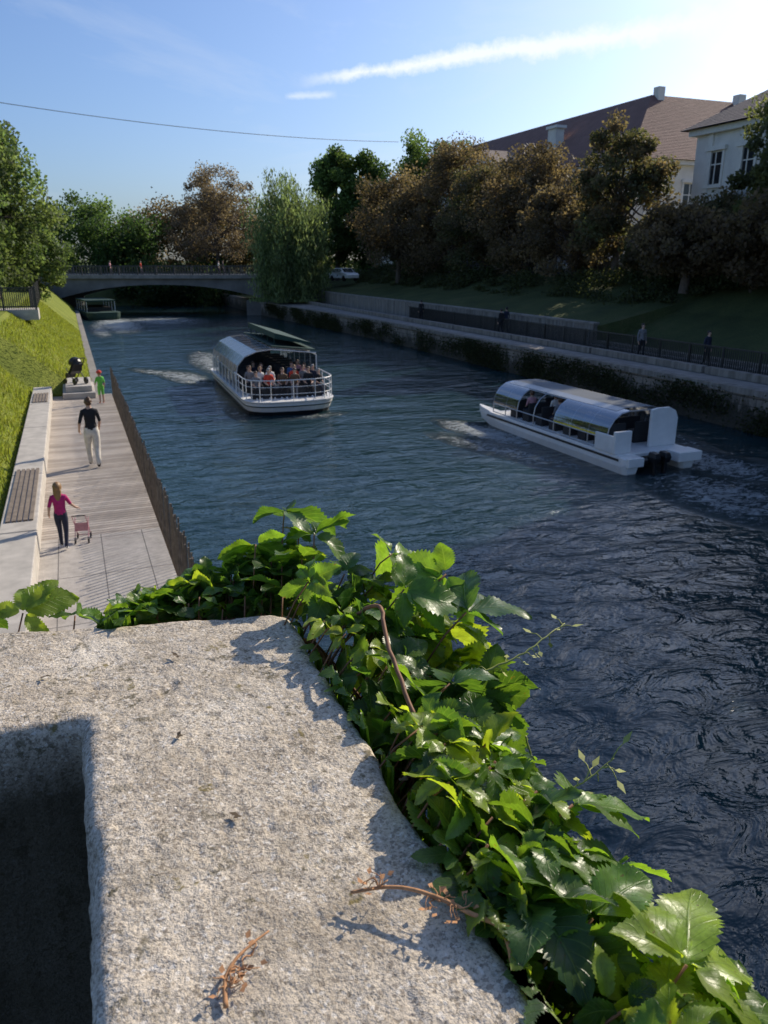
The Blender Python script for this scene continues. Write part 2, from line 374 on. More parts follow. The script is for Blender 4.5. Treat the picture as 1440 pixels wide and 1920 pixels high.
E=empty('stepped_platform'); mb=MB(); mb.box(-.62,.55,31.5,34.5,1.204,1.42); mb.box(-.5,.45,31.8,34.4,1.424,1.64); mb.obj('steps',[M_conc],E,bevel=.015)
mb=MB(); mb.box(.55,.95,32.42,128,-1,.72); mb.obj('bank_edge_wall',[M_concd])
mb=MB()
mb.box(-8,-1.55,45,47,3.3,3.82,1)
for k in range(64):
    x=-8+.1*k; mb.box(x,x+.035,45.1,45.13,3.82,4.9)
for z in (3.95,4.88): mb.box(-8,-1.6,45.08,45.14,z,z+.06)
for x in (-8,-6.4,-4.8,-3.2,-1.65): mb.box(x,x+.08,45.04,45.12,3.82,4.98)
for k in range(300):
    y=47+k*.13; mb.box(-1.95-.028*(y-47)*.4,-1.92-.028*(y-47)*.4,y,y+.03,3.2,4.75)
mb.obj('bank_top_fence',[M_rail,M_conc])
n=50000; y=8+62*rng.random(n)**1.4; a=rng.uniform(0,1,n)
xl=np.where(y<33.5,-1.66-a*2.9,.6-a*3.4); 
zz=np.where(y<33.5,np.interp(-xl,[1.66,3.1,4.6],[1.38,2.65,3.9]),np.interp(-xl,[-.62,1.3,3.0],[.62,2.4,3.8]))
P=np.stack([xl,y,zz-.01],1); h=rng.uniform(.04,.11,n)*(1+.8*(vnoise(P*1.3)>.2)); th=rng.uniform(0,6.28,n); w=.012+.010*rng.random(n)
D=np.stack([np.cos(th),np.sin(th),0*th],1)*w[:,None]; T=rng.normal(0,.03,(n,3)); T[:,2]=h
V=np.stack([P-D,P+D,P+D*.3+T,P-D*.3+T],1).reshape(-1,3); F=np.arange(4*n).reshape(-1,4)
g=np.array([.17,.21,.035])*(.6+.8*rng.random((n,1)))+np.array([.10,.06,.01])*rng.random((n,1))
npmesh('grass_tufts',V,F,[M_leaf],col=np.repeat(g,4,0))

# ---------------------------------------------------------------- foreground parapet
N1,N2,K=330,230,104
def densify(): 
    t1=np.linspace(0,1,N1); t2=np.linspace(0,1,N2)[1:]
    outA=np.stack([np.full(N1,.276),-.05+t1*(1.128+.05)],1); inA=np.stack([np.full(N1,-.047),-.05+t1*(.923+.05)],1)
    outB=np.stack([.276-1.0*t2,1.128+.235*t2],1); inB=np.stack([-.047-.70*t2,.923+.01*t2],1)
    return np.concatenate([outA,outB]),np.concatenate([inA,inB])
O,I=densify()
def sm(A,w):
    k=np.ones(w)/w; B=A.copy()
    for c in (0,1):
        pd=np.pad(A[:,c],w//2,mode='edge'); B[:,c]=np.convolve(pd,k,'valid')
    B[:w]=A[:w]; B[-w:]=A[-w:]; return B
O=sm(sm(O,13),9); I=sm(sm(I,9),7)
TOP=5.65; RO=.012; RI=.022
W0=.323
prof=[(0.0,-.9),(0.0,-.5),(0.0,-.3),(0,-.2),(0,-.12),(0,-.09),(0,-.07),(0,-.055),(0,-.042),(0,-.03),(0,-.02),(0,-RO)]
for k in range(1,5): a=k/5*math.pi/2; prof.append((RO*(1-math.cos(a)),-RO*(1-math.sin(a))))
for k in range(K+1): prof.append((RO+(W0-RO-RI)*k/K,0))
for k in range(1,6): a=k/6*math.pi/2; prof.append((W0-RI*(1-math.sin(a)),-RI*(1-math.cos(a))))
for z in (-RI,-.03,-.04,-.052,-.065,-.08,-.1,-.13,-.17,-.22,-.3,-.45,-.7,-.96): prof.append((W0,z))
prof=np.array(prof); KP=len(prof); fr=prof[:,0]/W0
XY=O[:,None,:]*(1-fr)[None,:,None]+I[:,None,:]*fr[None,:,None]
Z=np.broadcast_to(TOP+prof[:,1],(len(O),KP))
V=np.concatenate([XY,Z[...,None]],2).reshape(-1,3)
edge=np.minimum(prof[:,0],W0-prof[:,0]); ed=np.tile(edge,len(O))
d=.0007*vnoise(V*170,1)+.0009*vnoise(V*85,2)+.0013*vnoise(V*30,3)+.0030*vnoise(V*7,4)
pit=np.clip(vnoise(V*70,5)-.42,0,1)*-.006
chip=np.clip(vnoise(V*22,6)+.1,0,1)*np.clip(1-ed/.02,0,1)*.010
G=V.reshape(len(O),KP,3); du=np.gradient(G,axis=0); dv=np.gradient(G,axis=1); nn=np.cross(dv,du).reshape(-1,3)
nn/=np.linalg.norm(nn,axis=1,keepdims=True)+1e-12
topi=len(prof)//2
if nn.reshape(len(O),KP,3)[50,topi,2]<0: nn=-nn
V=V+nn*(d+pit-chip)[:,None]
idx=np.arange(len(O)*KP).reshape(len(O),KP)
F=np.stack([idx[:-1,:-1],idx[1:,:-1],idx[1:,1:],idx[:-1,1:]],-1).reshape(-1,4)
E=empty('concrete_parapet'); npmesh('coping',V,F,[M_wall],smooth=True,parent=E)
mb=MB(); mb.box(-.045,.274,-3,-.052,4.0,5.648); mb.box(-14,.262,-3,.9,-1,4.69,0); mb.box(-14,-.75,.94,1.29,-1,5.64)
mb.box(-.04,.262,-.05,1.1,-1,4.72); mb.box(-.75,.2,.93,1.1,-1,4.8)
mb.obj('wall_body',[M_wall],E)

# ---------------------------------------------------------------- far bridge
E=empty('road_bridge'); ax0=Vector((-1.5,104.2,0)); ax1=Vector((22.3,95.7,0)); L=(ax1-ax0).length; dirb=(ax1-ax0).normalized(); nb=Vector((-dirb.y,dirb.x,0))
ang=math.atan2(dirb.y,dirb.x); E.location=ax0; E.rotation_euler=(0,0,ang)
DZ=4.55
mb=MB()
ns=28; xs=[L*i/ns for i in range(ns+1)]
low=[DZ-.25-.8-1.7*abs(2*x/L-1)**2.2 for x in xs]
vs=[];fs=[]
for yy in (.35,9.65):
    for x,l in zip(xs,low): vs+= [(x,yy,DZ-.25),(x,yy,l)]
n2=2*(ns+1)
for i in range(ns):
    a=2*i; fs.append((a,a+1,a+3,a+2)); b=n2+a; fs.append((b,b+2,b+3,b+1)); fs.append((a+1,b+1,b+3,a+3))
mb.add(vs,fs,0); mb.box(-12,L+5,0,10,DZ-.25,DZ,0); mb.box(-12,L+5,-.08,.3,DZ-.32,DZ+.12,1); mb.box(-12,L+5,9.7,10.08,DZ-.32,DZ+.12,1)
mb.box(-4,.25,.3,9.7,-1,DZ-.3,0); mb.box(L-.25,L+4,.3,9.7,-1,DZ-.3,0); mb.box(L-2.2,L-.2,-.9,.25,-1,1.7,0)
mb.obj('deck_and_girders',[M_concb,M_concd],E)
mb=MB()
for y in (0.1,9.9):
    for k in range(int((L+17)/.33)):
        x=-12+k*.33; mb.box(x,x+.07,y-.02,y+.02,DZ+.12,DZ+1.05)
    for k in range(int((L+17)/2.2)):
        x=-12+k*2.2; mb.box(x,x+.18,y-.06,y+.06,DZ+.12,DZ+1.15)
    mb.box(-12,L+5,y-.05,y+.05,DZ+1.05,DZ+1.14); mb.box(-12,L+5,y-.03,y+.03,DZ+.3,DZ+.36)
mb.obj('railing',[M_rail],E)

# ---------------------------------------------------------------- buildings
def windows(mb,axis,c,a0,a1,na,z0s,w,h,out):
    for z in z0s:
        for k in range(na):
            a=a0+(a1-a0)*(k+.5)/na
            def bx(p0,p1,q0,q1,r0,r1,mi):
                lo,hi=sorted((c+out*r0,c+out*r1))
                if axis=='x': mb.box(lo,hi,p0,p1,q0,q1,mi)
                else: mb.box(p0,p1,lo,hi,q0,q1,mi)
            bx(a-w/2,a+w/2,z,z+h,-.05,.02,2)
            bx(a-w/2-.18,a-w/2,z-.1,z+h+.1,-.05,.10,1); bx(a+w/2,a+w/2+.18,z-.1,z+h+.1,-.05,.10,1)
            bx(a-w/2-.3,a+w/2+.3,z+h+.1,z+h+.35,-.05,.22,1); bx(a-w/2-.25,a+w/2+.25,z-.25,z-.1,-.05,.18,1)
            bx(a-.04,a+.04,z,z+h,.021,.05,1); bx(a-w/2,a-.04,z+h*.6,z+h*.6+.07,.021,.05,1); bx(a+.04,a+w/2,z+h*.6,z+h*.6+.07,.021,.05,1)
E=empty('palace_building'); mb=MB()
mb.box(43,70,55,69,4.5,14,0); mb.box(43,57,69.001,115,4.5,14,0)
mb.box(42.6,70.4,54.6,69.3,13.7,14.05,1); mb.box(42.6,57.4,69.301,115.4,13.7,14.05,1)
windows(mb,'y',55,43.5,69.5,7,(6.3,10.1),1.3,2.2,-1); windows(mb,'x',43,56,114,15,(6.3,10.1),1.3,2.2,-1)
mb.obj('walls',[M_plaster,M_trim,M_glass],E)
mb=MB(); e=14.06; r=20.2
v=[(42.3,54.3,e),(70.7,54.3,e),(70.7,69.7,e),(57.7,69.7,e),(57.7,115.7,e),(42.3,115.7,e),(50,62,r),(63,62,r),(50,108,r)]
mb.add(v,[(0,1,7,6),(1,2,7),(2,3,6,7),(3,4,8,6),(4,5,8),(5,0,6,8)],0); mb.obj('roof',[M_roof],E)
mb=MB(); mb.box(45.4,46.3,69.8,71.2,15.5,18.4,0); mb.box(45.25,46.45,69.6,71.4,18.4,18.65,1); mb.box(50.2,50.9,61.4,62.1,19.5,20.8,0); mb.box(59,59.8,61,61.8,19.4,20.7,0)
mb.box(42.5,47,76,84,14.1,15.9,0); 
mb.add([(42.3,75.6,15.9),(42.3,84.4,15.9),(42.3,80,17.4),(50,75.6,15.9),(50,84.4,15.9),(50,80,17.4)],[(0,2,1)],0); mb.add([(42.2,75.5,15.92),(42.2,84.5,15.92),(42.2,80,17.55),(50,75.5,15.92),(50,84.5,15.92),(50,80,17.55)],[(0,3,5,2),(1,2,5,4)],2)
mb.obj('chimneys_and_attic',[M_plaster,M_trim,M_roof2],E)
mb=MB(); windows(mb,'x',42.5,76.4,83.6,3,(14.45,),1.0,1.1,-1); mb.obj('attic_windows',[M_plaster,M_trim,M_glass],E)
E=empty('townhouse_building'); mb=MB(); mb.box(40,54,14,44.6,4.5,14.4,0); mb.box(39.6,54.4,13.6,45,14.05,14.42,1); mb.box(39.9,54.1,13.9,44.7,9.8,10.05,1)
windows(mb,'x',40,15,44,11,(6.2,11.0),1.15,1.9,-1); windows(mb,'y',44.6,41,53,4,(6.2,11.0),1.15,1.9,1)
for k in range(12): mb.box(39.88,40,14+k*2.64,14.4+k*2.64,10.05,14.05,1)
mb.obj('walls',[M_plaster2,M_trim,M_glass],E)
mb=MB(); e=14.43
mb.add([(39.2,13.2,e),(54.8,13.2,e),(54.8,45.4,e),(39.2,45.4,e),(47,19,18.8),(47,39.5,18.8)],[(0,1,4),(1,2,5,4),(2,3,5),(3,0,4,5)],0)
mb.box(41.2,42.6,37,38.4,15,16.8,1); mb.box(41.2,42.6,30,31.4,15,16.8,1); mb.add([(41,36.8,16.8),(41,38.6,16.8),(41,37.7,17.6),(45,37.7,17.6),(45,36.8,16.8),(45,38.6,16.8)],[(0,1,2),(0,2,3,4),(1,5,3,2)],0)
mb.obj('roof',[M_roof2,M_plaster2],E)

# ---------------------------------------------------------------- trees
def tree(name,x,y,zb,zt,r,c1,c2,n=9000,leaf=.28,style='round',K=70,seed=0,low=.12,trunk=.28,fill=1.0):
    R=np.random.default_rng(seed+100); H=zt-zb
    zc=zb+H*(.5+low*.5); rz=H*(1-low)/2*.93; ctr=np.array([x,y,zc])
    d=R.normal(size=(K,3)); d/=np.linalg.norm(d,axis=1,keepdims=True)
    rad=R.uniform(.2,1,K)**.5
    lump=1+.30*vnoise(d*1.7+seed*3.1,seed)
    cl=d*rad[:,None]*lump[:,None]*np.array([r,r,rz])
    if style!='willow': cl[:,:2]*=(1.02-.22*np.clip(cl[:,2:3]/rz,-1,1))
    cl=cl+ctr; cl[:,2]=np.clip(cl[:,2],zb+.4,zt-.2)
    cr=R.uniform(.15,.36,K)*r*fill
    k=R.integers(0,K,n); g=R.normal(size=(n,3)); g/=np.linalg.norm(g,axis=1,keepdims=True)
    g*= (R.random((n,1))**.42)
    P=cl[k]+g*cr[k][:,None]*np.array([1.1,1.1,.85])
    if style=='willow':
        P=cl[k]+g*cr[k][:,None]*.9; hang=R.random(n)**1.3; rr=np.linalg.norm((P-ctr)[:,:2],axis=1)/r
        st=np.floor(R.random(n)*14); P[:,0]+=np.sin(st*2.3+k)*cr[k]*.6; P[:,1]+=np.cos(st*1.7+k)*cr[k]*.6
        P[:,2]-=hang*H*.38*np.clip(rr+.2,0,1); P[:,2]=np.maximum(P[:,2],zb+.2)
    th=R.normal(size=(n,3)); th/=np.linalg.norm(th,axis=1,keepdims=True); u=np.cross(th,R.normal(size=(n,3))); u/=np.linalg.norm(u,axis=1,keepdims=True)
    sz=leaf*R.uniform(.55,1.25,n)[:,None]
    if style=='willow': th=np.tile([0,0,1.],(n,1))+.35*R.normal(size=(n,3)); sz=sz*1.15; u=u*.6
    V=np.stack([P-th*sz*.5,P+u*sz*.36,P+th*sz*.5,P-u*sz*.36],1).reshape(-1,3)
    F=np.arange(4*n).reshape(-1,4)
    tone=R.uniform(.55,1.4,K)[k]*R.uniform(.7,1.3,n); mixf=np.clip(R.uniform(0,1,K)[k]+R.normal(0,.2,n),0,1)[:,None]
    C=(np.array(c1)*(1-mixf)+np.array(c2)*mixf)*tone[:,None]
    C=np.repeat(C,4,0); mi=np.zeros(n,int)
    mb=MB(); tz=zb+H*.45
    mb.tube([(x,y,zb-.5),(x+.1,y,zb+H*.2),(x,y+.1,tz),(x+.1,y,zb+H*.7)],trunk,0,7,trunk*.3)
    for j in range(min(K,30)):
        c=cl[j]; b=Vector((x,y,zb+H*R.uniform(.18,.55))); e=Vector(c); m=b.lerp(e,.5)+Vector((0,0,-.06*H*R.random()))
        mb.tube([b,m,e],trunk*.33,0,5,trunk*.05)
    fq=[f for f in mb.f if len(f)==4]
    V2=np.array(mb.v); V=np.concatenate([V,V2]); F=np.concatenate([F,np.array(fq)+4*n]); mi=np.concatenate([mi,np.ones(len(fq),int)])
    C=np.concatenate([C,np.full((len(V2),3),.05)])
    return npmesh(name,V,F,[M_leaf,M_bark],mi=mi,col=C)
GR1,GR2=(.075,.125,.035),(.125,.175,.05); BR1,BR2=(.125,.095,.062),(.18,.128,.078); OL1,OL2=(.09,.098,.048),(.145,.13,.062)
WI1,WI2=(.13,.175,.075),(.19,.23,.105)
tree('birch_tree',-4.3,58,3.6,14.4,3.9,(.10,.145,.05),(.17,.205,.08),32000,.26,'round',110,1,.0,.2,1.1)
tree('birch_tree',-5.4,46,3.8,13.8,2.4,(.10,.145,.05),(.17,.205,.08),16000,.22,'round',70,2,.1,.2,1.1)
tree('birch_tree',-3.2,74,2.8,10.0,3.2,(.09,.13,.045),(.14,.175,.065),18000,.26,'round',80,22,.0,.2,1.1)
x,y=cv(-10.8,92); tree('willow_tree',x,y,1.8,15.4,4.1,WI1,WI2,34000,.34,'willow',120,3,.0,.35,1.2)
x,y=cv(-24.5,119); tree('offscreen_sun_block_tree',x,y,4.0,19.8,6.2,(.16,.12,.092),(.22,.16,.115),19000,.30,'round',170,4,.05,.4,.75)
x,y=cv(-6.0,104); tree('poplar_tree',x,y,4.0,20.8,3.8,GR1,GR2,26000,.36,'round',90,5,.0,.35,1.15)
x,y=cv(-2.0,104); tree('poplar_tree',x,y,4.0,20.4,3.8,GR1,GR2,26000,.36,'round',90,6,.0,.35,1.15)
x,y=cv(4.6,105); tree('poplar_tree',x,y,4.6,21.8,4.6,GR1,(.15,.19,.055),26000,.36,'round',100,7,.05,.35,1.1)
x,y=cv(9.0,102); tree('poplar_tree',x,y,4.6,21.0,3.8,GR1,(.15,.18,.055),18000,.36,'round',80,27,.05,.35,1.1)
for i,(vx,vy,zt,r,z0,st) in enumerate([(1.5,86,15.4,4.6,4.6,0),(6.8,82,18.8,5.2,4.9,0),(9.3,76,15.4,4.4,5,0),(12.2,69,15.8,4.0,5,0),(14.4,62,12.4,3.4,5.1,0),(16.1,56.5,15.4,3.1,5.1,0),
     (17.6,47,9.6,2.9,5.1,0),(22.6,46.5,17.4,2.8,5.1,1),(21.4,52,10.4,3.4,5.1,0),(21.0,42,9.9,3.0,5.1,0),(11.6,74,11.5,3.8,5,0),(18.6,53,9.2,2.8,5.1,0)]):
    x,y=cv(vx,vy)
    tree('offscreen_sun_block_tree',x,y,z0-.2,zt,r,OL1 if (i%3==2 or st) else BR1,BR2 if not st else (.15,.16,.065),22000,.25,'round',120,30+i,.04,.3,.95)
for j,(x,y,zt) in enumerate(((35.5,24,22),(35.2,19,25.5),(36,13.5,25),(35.2,8,26),(36,2.5,25),(35.2,-3,25),(36.2,-9,24))):  # out-of-view trees added, tall enough to block sun glitter on the river
    tree('offscreen_sun_block_tree',x,y,4.7,zt,4.6,OL1,BR2,17000,.46,'round',120,60+j,.03,.4,1.15)
Vs=[];Cs=[]
R=np.random.default_rng(55)
def belt(vx0,vx1,vy,zt0,zt1,z0,c1,c2,n,leaf=.42):
    K=110; vx=R.uniform(vx0,vx1,K); dy=R.uniform(-3,5,K); t=(vx-vx0)/(vx1-vx0); zt=zt0+(zt1-zt0)*t+2.2*vnoise(np.stack([vx*.35,dy*0,dy*0],1),9)
    zc=z0+(zt-z0)*R.uniform(.03,.97,K); cx,cyy=cy*vx+sy*(vy+dy),-sy*vx+cy*(vy+dy)
    C=np.stack([cx,cyy,zc],1); k=R.integers(0,K,n); P=C[k]+R.normal(size=(n,3))*np.array([1,1,.8])*R.uniform(.6,1.3,K)[k][:,None]
    th=R.normal(size=(n,3)); th/=np.linalg.norm(th,axis=1,keepdims=True); u=np.cross(th,R.normal(size=(n,3))); u/=np.linalg.norm(u,axis=1,keepdims=True)
    V=np.stack([P-th*leaf*.5,P+u*leaf*.38,P+th*leaf*.5,P-u*leaf*.38],1).reshape(-1,3)
    m=R.random((K,1)); c=((np.array(c1)*(1-m)+np.array(c2)*m)*R.uniform(.6,1.3,(K,1)))[k]
    Vs.append(V);Cs.append(np.repeat(c,4,0))
belt(-64,-40,128,16,13.5,3,GR1,GR2,24000); belt(-46,-34,124,11,11.5,3,(.05,.085,.03),GR1,12000)
belt(-42,-26,132,14,14.5,3,BR1,(.20,.135,.08),20000); belt(-30,-8,128,13,14.5,3,BR1,OL2,20000)
belt(-40,-8,118,4.5,4.5,.3,(.03,.055,.02),(.06,.10,.03),16000)
belt(-14,12,122,14,16,3,OL1,GR2,18000); belt(-90,-60,140,16,16,3,GR1,GR2,9000)
belt(2,30,96,10,9,4,(.06,.065,.03),OL1,20000)
V=np.concatenate(Vs); npmesh('distant_trees',V,np.arange(len(V)).reshape(-1,4),[M_leaf],col=np.concatenate(Cs))
n=42000; kk=R.integers(0,160,n); hy=R.uniform(5,92,160)[kk]; hx=R.uniform(32.5,36.2,160)[kk]; hs_=R.uniform(.25,.75,160)[kk]
g=R.normal(size=(n,3)); P=np.stack([hx+g[:,0]*hs_*.6,hy+g[:,1]*hs_,2.9+(hx-32.5)*.6+.9+np.abs(g[:,2])*hs_*.55-.3],1)
th=R.normal(size=(n,3)); th/=np.linalg.norm(th,axis=1,keepdims=True); u=np.cross(th,R.normal(size=(n,3))); u/=np.linalg.norm(u,axis=1,keepdims=True)
V=np.stack([P-th*.1,P+u*.07,P+th*.1,P-u*.07],1).reshape(-1,3); c=np.array([.06,.07,.03])*(.6+.9*R.random((n,1)))
npmesh('bank_shrubs',V,np.arange(4*n).reshape(-1,4),[M_leaf],col=np.repeat(c,4,0))

# ---------------------------------------------------------------- people
SK=simple('skin',(.52,.33,.24),.55,var=.08)
def cmat(name,c,r=.85): return simple('cloth_'+name,c,r,var=.25,scale=12)
CL={k:cmat(k,c) for k,c in dict(black=(.015,.015,.018),cream=(.70,.65,.56),magenta=(.50,.02,.16),navy=(.02,.025,.05),white=(.75,.75,.73),green=(.18,.60,.08),red=(.65,.06,.03),blue=(.06,.14,.32),grey=(.2,.2,.21),teal=(.05,.2,.22),pink=(.6,.3,.33),brown=(.12,.07,.04)).items()}
CL['skin']=SK
HAIR={k:simple('hair_'+k,c,.5,var=.3,scale=40) for k,c in dict(brown=(.10,.05,.025),dark=(.02,.014,.01),blond=(.30,.17,.07),grey=(.3,.29,.27)).items()}
STAND=dict(pel=(0,0,.93),wai=(0,0,1.07),che=(0,.005,1.25),uch=(0,0,1.38),nec=(0,.01,1.47),jaw=(0,.025,1.53),hed=(0,.02,1.61),top=(0,.01,1.68),
 shL=(-.16,0,1.385),elL=(-.21,-.03,1.12),wrL=(-.21,.05,.88),haL=(-.205,.075,.80),shR=(.16,0,1.385),elR=(.21,-.03,1.12),wrR=(.21,.05,.88),haR=(.205,.075,.80),
 hiL=(-.09,0,.88),knL=(-.095,.03,.48),anL=(-.095,-.01,.09),toL=(-.10,.13,.035),hiR=(.09,0,.88),knR=(.095,.03,.48),anR=(.095,-.01,.09),toR=(.10,.13,.035))
RAD=dict(pel=(.15,.11),wai=(.125,.09),che=(.15,.105),uch=(.125,.085),nec=(.052,.055),jaw=(.062,.075),hed=(.08,.095),top=(.055,.065),sh=(.056,.056),el=(.040,.040),wr=(.026,.024),ha=(.016,.036),hi=(.092,.092),kn=(.058,.058),an=(.038,.042),to=(.040,.028))
ED=[('pel','wai','top_'),('wai','che','top_'),('che','uch','top_'),('uch','nec','skin'),('nec','jaw','skin'),('jaw','hed','skin'),('hed','top','skin')]
for S in 'LR': ED+=[('uch','sh'+S,'top_'),('sh'+S,'el'+S,'slv'),('el'+S,'wr'+S,'arm'),('wr'+S,'ha'+S,'skin'),('pel','hi'+S,'bot'),('hi'+S,'kn'+S,'bot'),('kn'+S,'an'+S,'shin'),('an'+S,'to'+S,'shoe')]
def person(name,loc,rz,height,pose={},top='black',bot='cream',shoe='black',hair='brown',slv=None,arm=None,shin=None,hairlen=.1,fingers=True,wide=1,baggy=1,cap=None,bun=False,sub=1,parent=None,kid=1.0):
    J=dict(STAND); J.update(pose)
    if kid!=1:
        nz=J['nec'][2]
        for k_,dz in (('jaw',.07),('hed',.17),('top',.27)): J[k_]=(J[k_][0],J[k_][1],nz+dz)
    keys=list(J); ix={k:i for i,k in enumerate(keys)}
    me=bpy.data.meshes.new('t'); me.from_pydata([J[k] for k in keys],[(ix[a],ix[b]) for a,b,_ in ED],[])
    o=bpy.data.objects.new('t',me); scene.collection.objects.link(o); sk=o.modifiers.new('s','SKIN')
    for k in keys:
        r=RAD.get(k) or RAD[k[:2]]; f=wide
        if k in ('hed','top','jaw'): f=kid
        if k[:2] in('kn','an','hi') : f*=baggy
        me.skin_vertices[0].data[ix[k]].radius=(r[0]*f,r[1]*f); me.skin_vertices[0].data[ix[k]].use_root=(k=='pel')
    su=o.modifiers.new('u','SUBSURF'); su.levels=sub+1; su.render_levels=sub+1
    dg=bpy.context.evaluated_depsgraph_get(); m2=bpy.data.meshes.new_from_object(o.evaluated_get(dg)); bpy.data.objects.remove(o)
    m2.name=name
    mats=[SK,CL[top],CL[bot],CL[shoe],CL[slv] if slv else SK,CL[arm] if arm else SK,CL[shin] if shin else CL[bot]]
    lab={'skin':0,'top_':1,'bot':2,'shoe':3,'slv':4,'arm':5,'shin':6}
    m2.materials.clear()
    for m in mats: m2.materials.append(m)
    A=np.array([J[a] for a,b,_ in ED]); B=np.array([J[b] for a,b,_ in ED]); lb=np.array([lab[c] for _,_,c in ED])
    nP=len(m2.polygons); c=np.zeros(nP*3); m2.polygons.foreach_get('center',c); c=c.reshape(-1,3)
    AB=B-A; t=np.clip(((c[:,None,:]-A)*AB).sum(2)/((AB**2).sum(1)+1e-9),0,1); dd=np.linalg.norm(c[:,None,:]-(A+t[...,None]*AB),axis=2)
    li=lb[dd.argmin(1)]
    nk=(li==0)&(c[:,2]<J['uch'][2]+.06)&(c[:,2]>J['wai'][2])&(np.abs(c[:,0]-J['uch'][0])<.14); li[nk]=1
    m2.polygons.foreach_set('material_index',li.astype(np.int32)); m2.polygons.foreach_set('use_smooth',[True]*nP)
    ob=bpy.data.objects.new(name,m2); link(ob,parent); s=height/J['top'][2]*.985; ob.location=loc; ob.rotation_euler=(0,0,rz); ob.scale=(s,s,s)
    mb=MB(); h=Vector(J['hed']); kd=kid
    def hf(p):
        x,y,z=p
        if y>.25 and z<.45: y=.25+ (y-.25)*.1; x*=.9
        return [x,y,z]
    mb.ell((h.x,h.y-.012,h.z+.012),(.090*kd,.112*kd,.108*kd),0,14,9,hf)
    if hairlen>.12:
        mb.loft([[ (h.x+math.cos(a)*w,h.y-.065-k*.008+math.sin(a)*w*.45,h.z-.0-k*hairlen/4) for a in [i*math.pi/4 for i in range(8)]] for k,w in enumerate((.09,.10,.09,.065,.03))],0)
    if bun: mb.ell((h.x,h.y-.09,h.z+.10),(.05,.05,.045),0,8,6)
    if cap: mb.ell((h.x,h.y,h.z+.035),(.115*kd,.13*kd,.10*kd),3,14,8,lambda p:[p[0],p[1],max(p[2],-.25)])
    for sx in (-1,1):
        mb.ell((h.x+sx*.032*kd,h.y+.088*kd,h.z+.0),(.012,.008,.007),1,6,4); mb.ell((h.x+sx*.082*kd,h.y+.005,h.z-.01),(.010,.018,.028),2,6,4)
    mb.ell((h.x,h.y+.10*kd,h.z-.025),(.011,.016,.02),2,6,4); mb.ell((h.x,h.y+.088*kd,h.z-.055),(.022,.008,.005),3,6,4)
    if fingers:
        for S,sx in (('L',-1),('R',1)):
            w=Vector(J['wr'+S]); ha=Vector(J['ha'+S]); d=(ha-w).normalized(); side=Vector((0,1,0)); side=(side-d*side.dot(d)).normalized(); inn=d.cross(side)*(1 if sx<0 else -1)
            for k,(off,l) in enumerate(((.024,.062),(.008,.072),(-.008,.066),(-.022,.05))):
                b0=ha+side*off+d*.0; mb.tube([b0,b0+d*l*.5+inn*.004,b0+d*l*.85+inn*.02,b0+d*l+inn*.032],.0095,2,6,.006)
            b0=w+d*.03+side*.03; mb.tube([b0,b0+side*.03+d*.02,b0+side*.035+d*.055],.011,2,6,.007)
    mb.obj('head_details',[HAIR[hair],CL['black'],SK,CL['red']],ob,smooth=True)
    return ob
person('walking_woman',(.15,20.5,1.2),math.radians(4),1.76,dict(hiL=(-.09,0,.88),knL=(-.09,.12,.50),anL=(-.08,.10,.10),toL=(-.085,.25,.05),knR=(.09,-.03,.47),anR=(.07,-.24,.12),toR=(.08,-.13,.035),
   elL=(-.25,-.06,1.13),wrL=(-.27,.10,.92),haL=(-.26,.14,.85),elR=(.22,.02,1.13),wrR=(.2,.16,.93),haR=(.19,.2,.86)),'black','cream','black','brown',baggy=1.4,bun=True,slv='black')
person('walking_girl',(-.58,14.4,1.2),math.radians(-8),1.26,dict(elR=(.25,.06,1.18),wrR=(.36,.18,1.03),haR=(.41,.24,1.0),elL=(-.24,-.04,1.15),wrL=(-.28,.04,.95),haL=(-.29,.07,.88),
   knL=(-.08,.10,.50),anL=(-.075,.06,.10),toL=(-.08,.2,.05),knR=(.085,-.02,.47),anR=(.07,-.16,.11),toR=(.08,-.04,.04)),'magenta','navy','white','blond',hairlen=.36,wide=1.1,slv='magenta',kid=1.22)
person('standing_child',(.72,30.2,1.2),math.radians(15),1.2,dict(elL=(-.24,.05,1.13),wrL=(-.22,.2,1.0),haL=(-.2,.24,.97)),'green','green','red','blond',wide=1.15,slv='green',cap=True,shin='skin',kid=1.25)
E=empty('doll_pushchair',(-.26,14.72,1.2),math.radians(-8)); E.scale=(.9,.9,.9); mb=MB()
for sx in (-.13,.13):
    mb.tube([(sx,-.22,.62),(sx,-.05,.42),(sx,.2,.08)],.009,0); mb.tube([(sx,.14,.48),(sx,0,.3),(sx,-.16,.08)],.009,0)
    for yy in (.2,-.16):
        pts=[(sx,yy+.06*math.cos(a),.065+.06*math.sin(a)) for a in [i*math.pi/5 for i in range(11)]]; mb.tube(pts,.012,1)
mb.tube([(-.13,-.22,.62),(.13,-.22,.62)],.011,1); mb.tube([(-.13,.2,.08),(.13,.2,.08)],.008,0)
mb.add([(-.13,-.06,.42),(.13,-.06,.42),(.13,0,.22),(-.13,0,.22),(.13,.16,.25),(-.13,.16,.25)],[(0,1,2,3),(3,2,4,5)],2); mb.obj('frame_and_seat',[CL['pink'],M_black,CL['pink']],E)
E=empty('baby_pushchair',(-.1,32.6,1.64),math.radians(30)); mb=MB()
for sx in (-.24,.24):
    mb.tube([(sx,-.4,1.0),(sx,-.1,.6),(sx,.35,.12)],.018,0); mb.tube([(sx,.2,.6),(sx,-.3,.14)],.018,0)
    for yy,r in ((.36,.09),(-.32,.13)):
        mb.tube([(sx-.03,yy,r),(sx+.03,yy,r)],r,0,12)
mb.tube([(-.24,-.4,1.0),(.24,-.4,1.0)],.02,0)
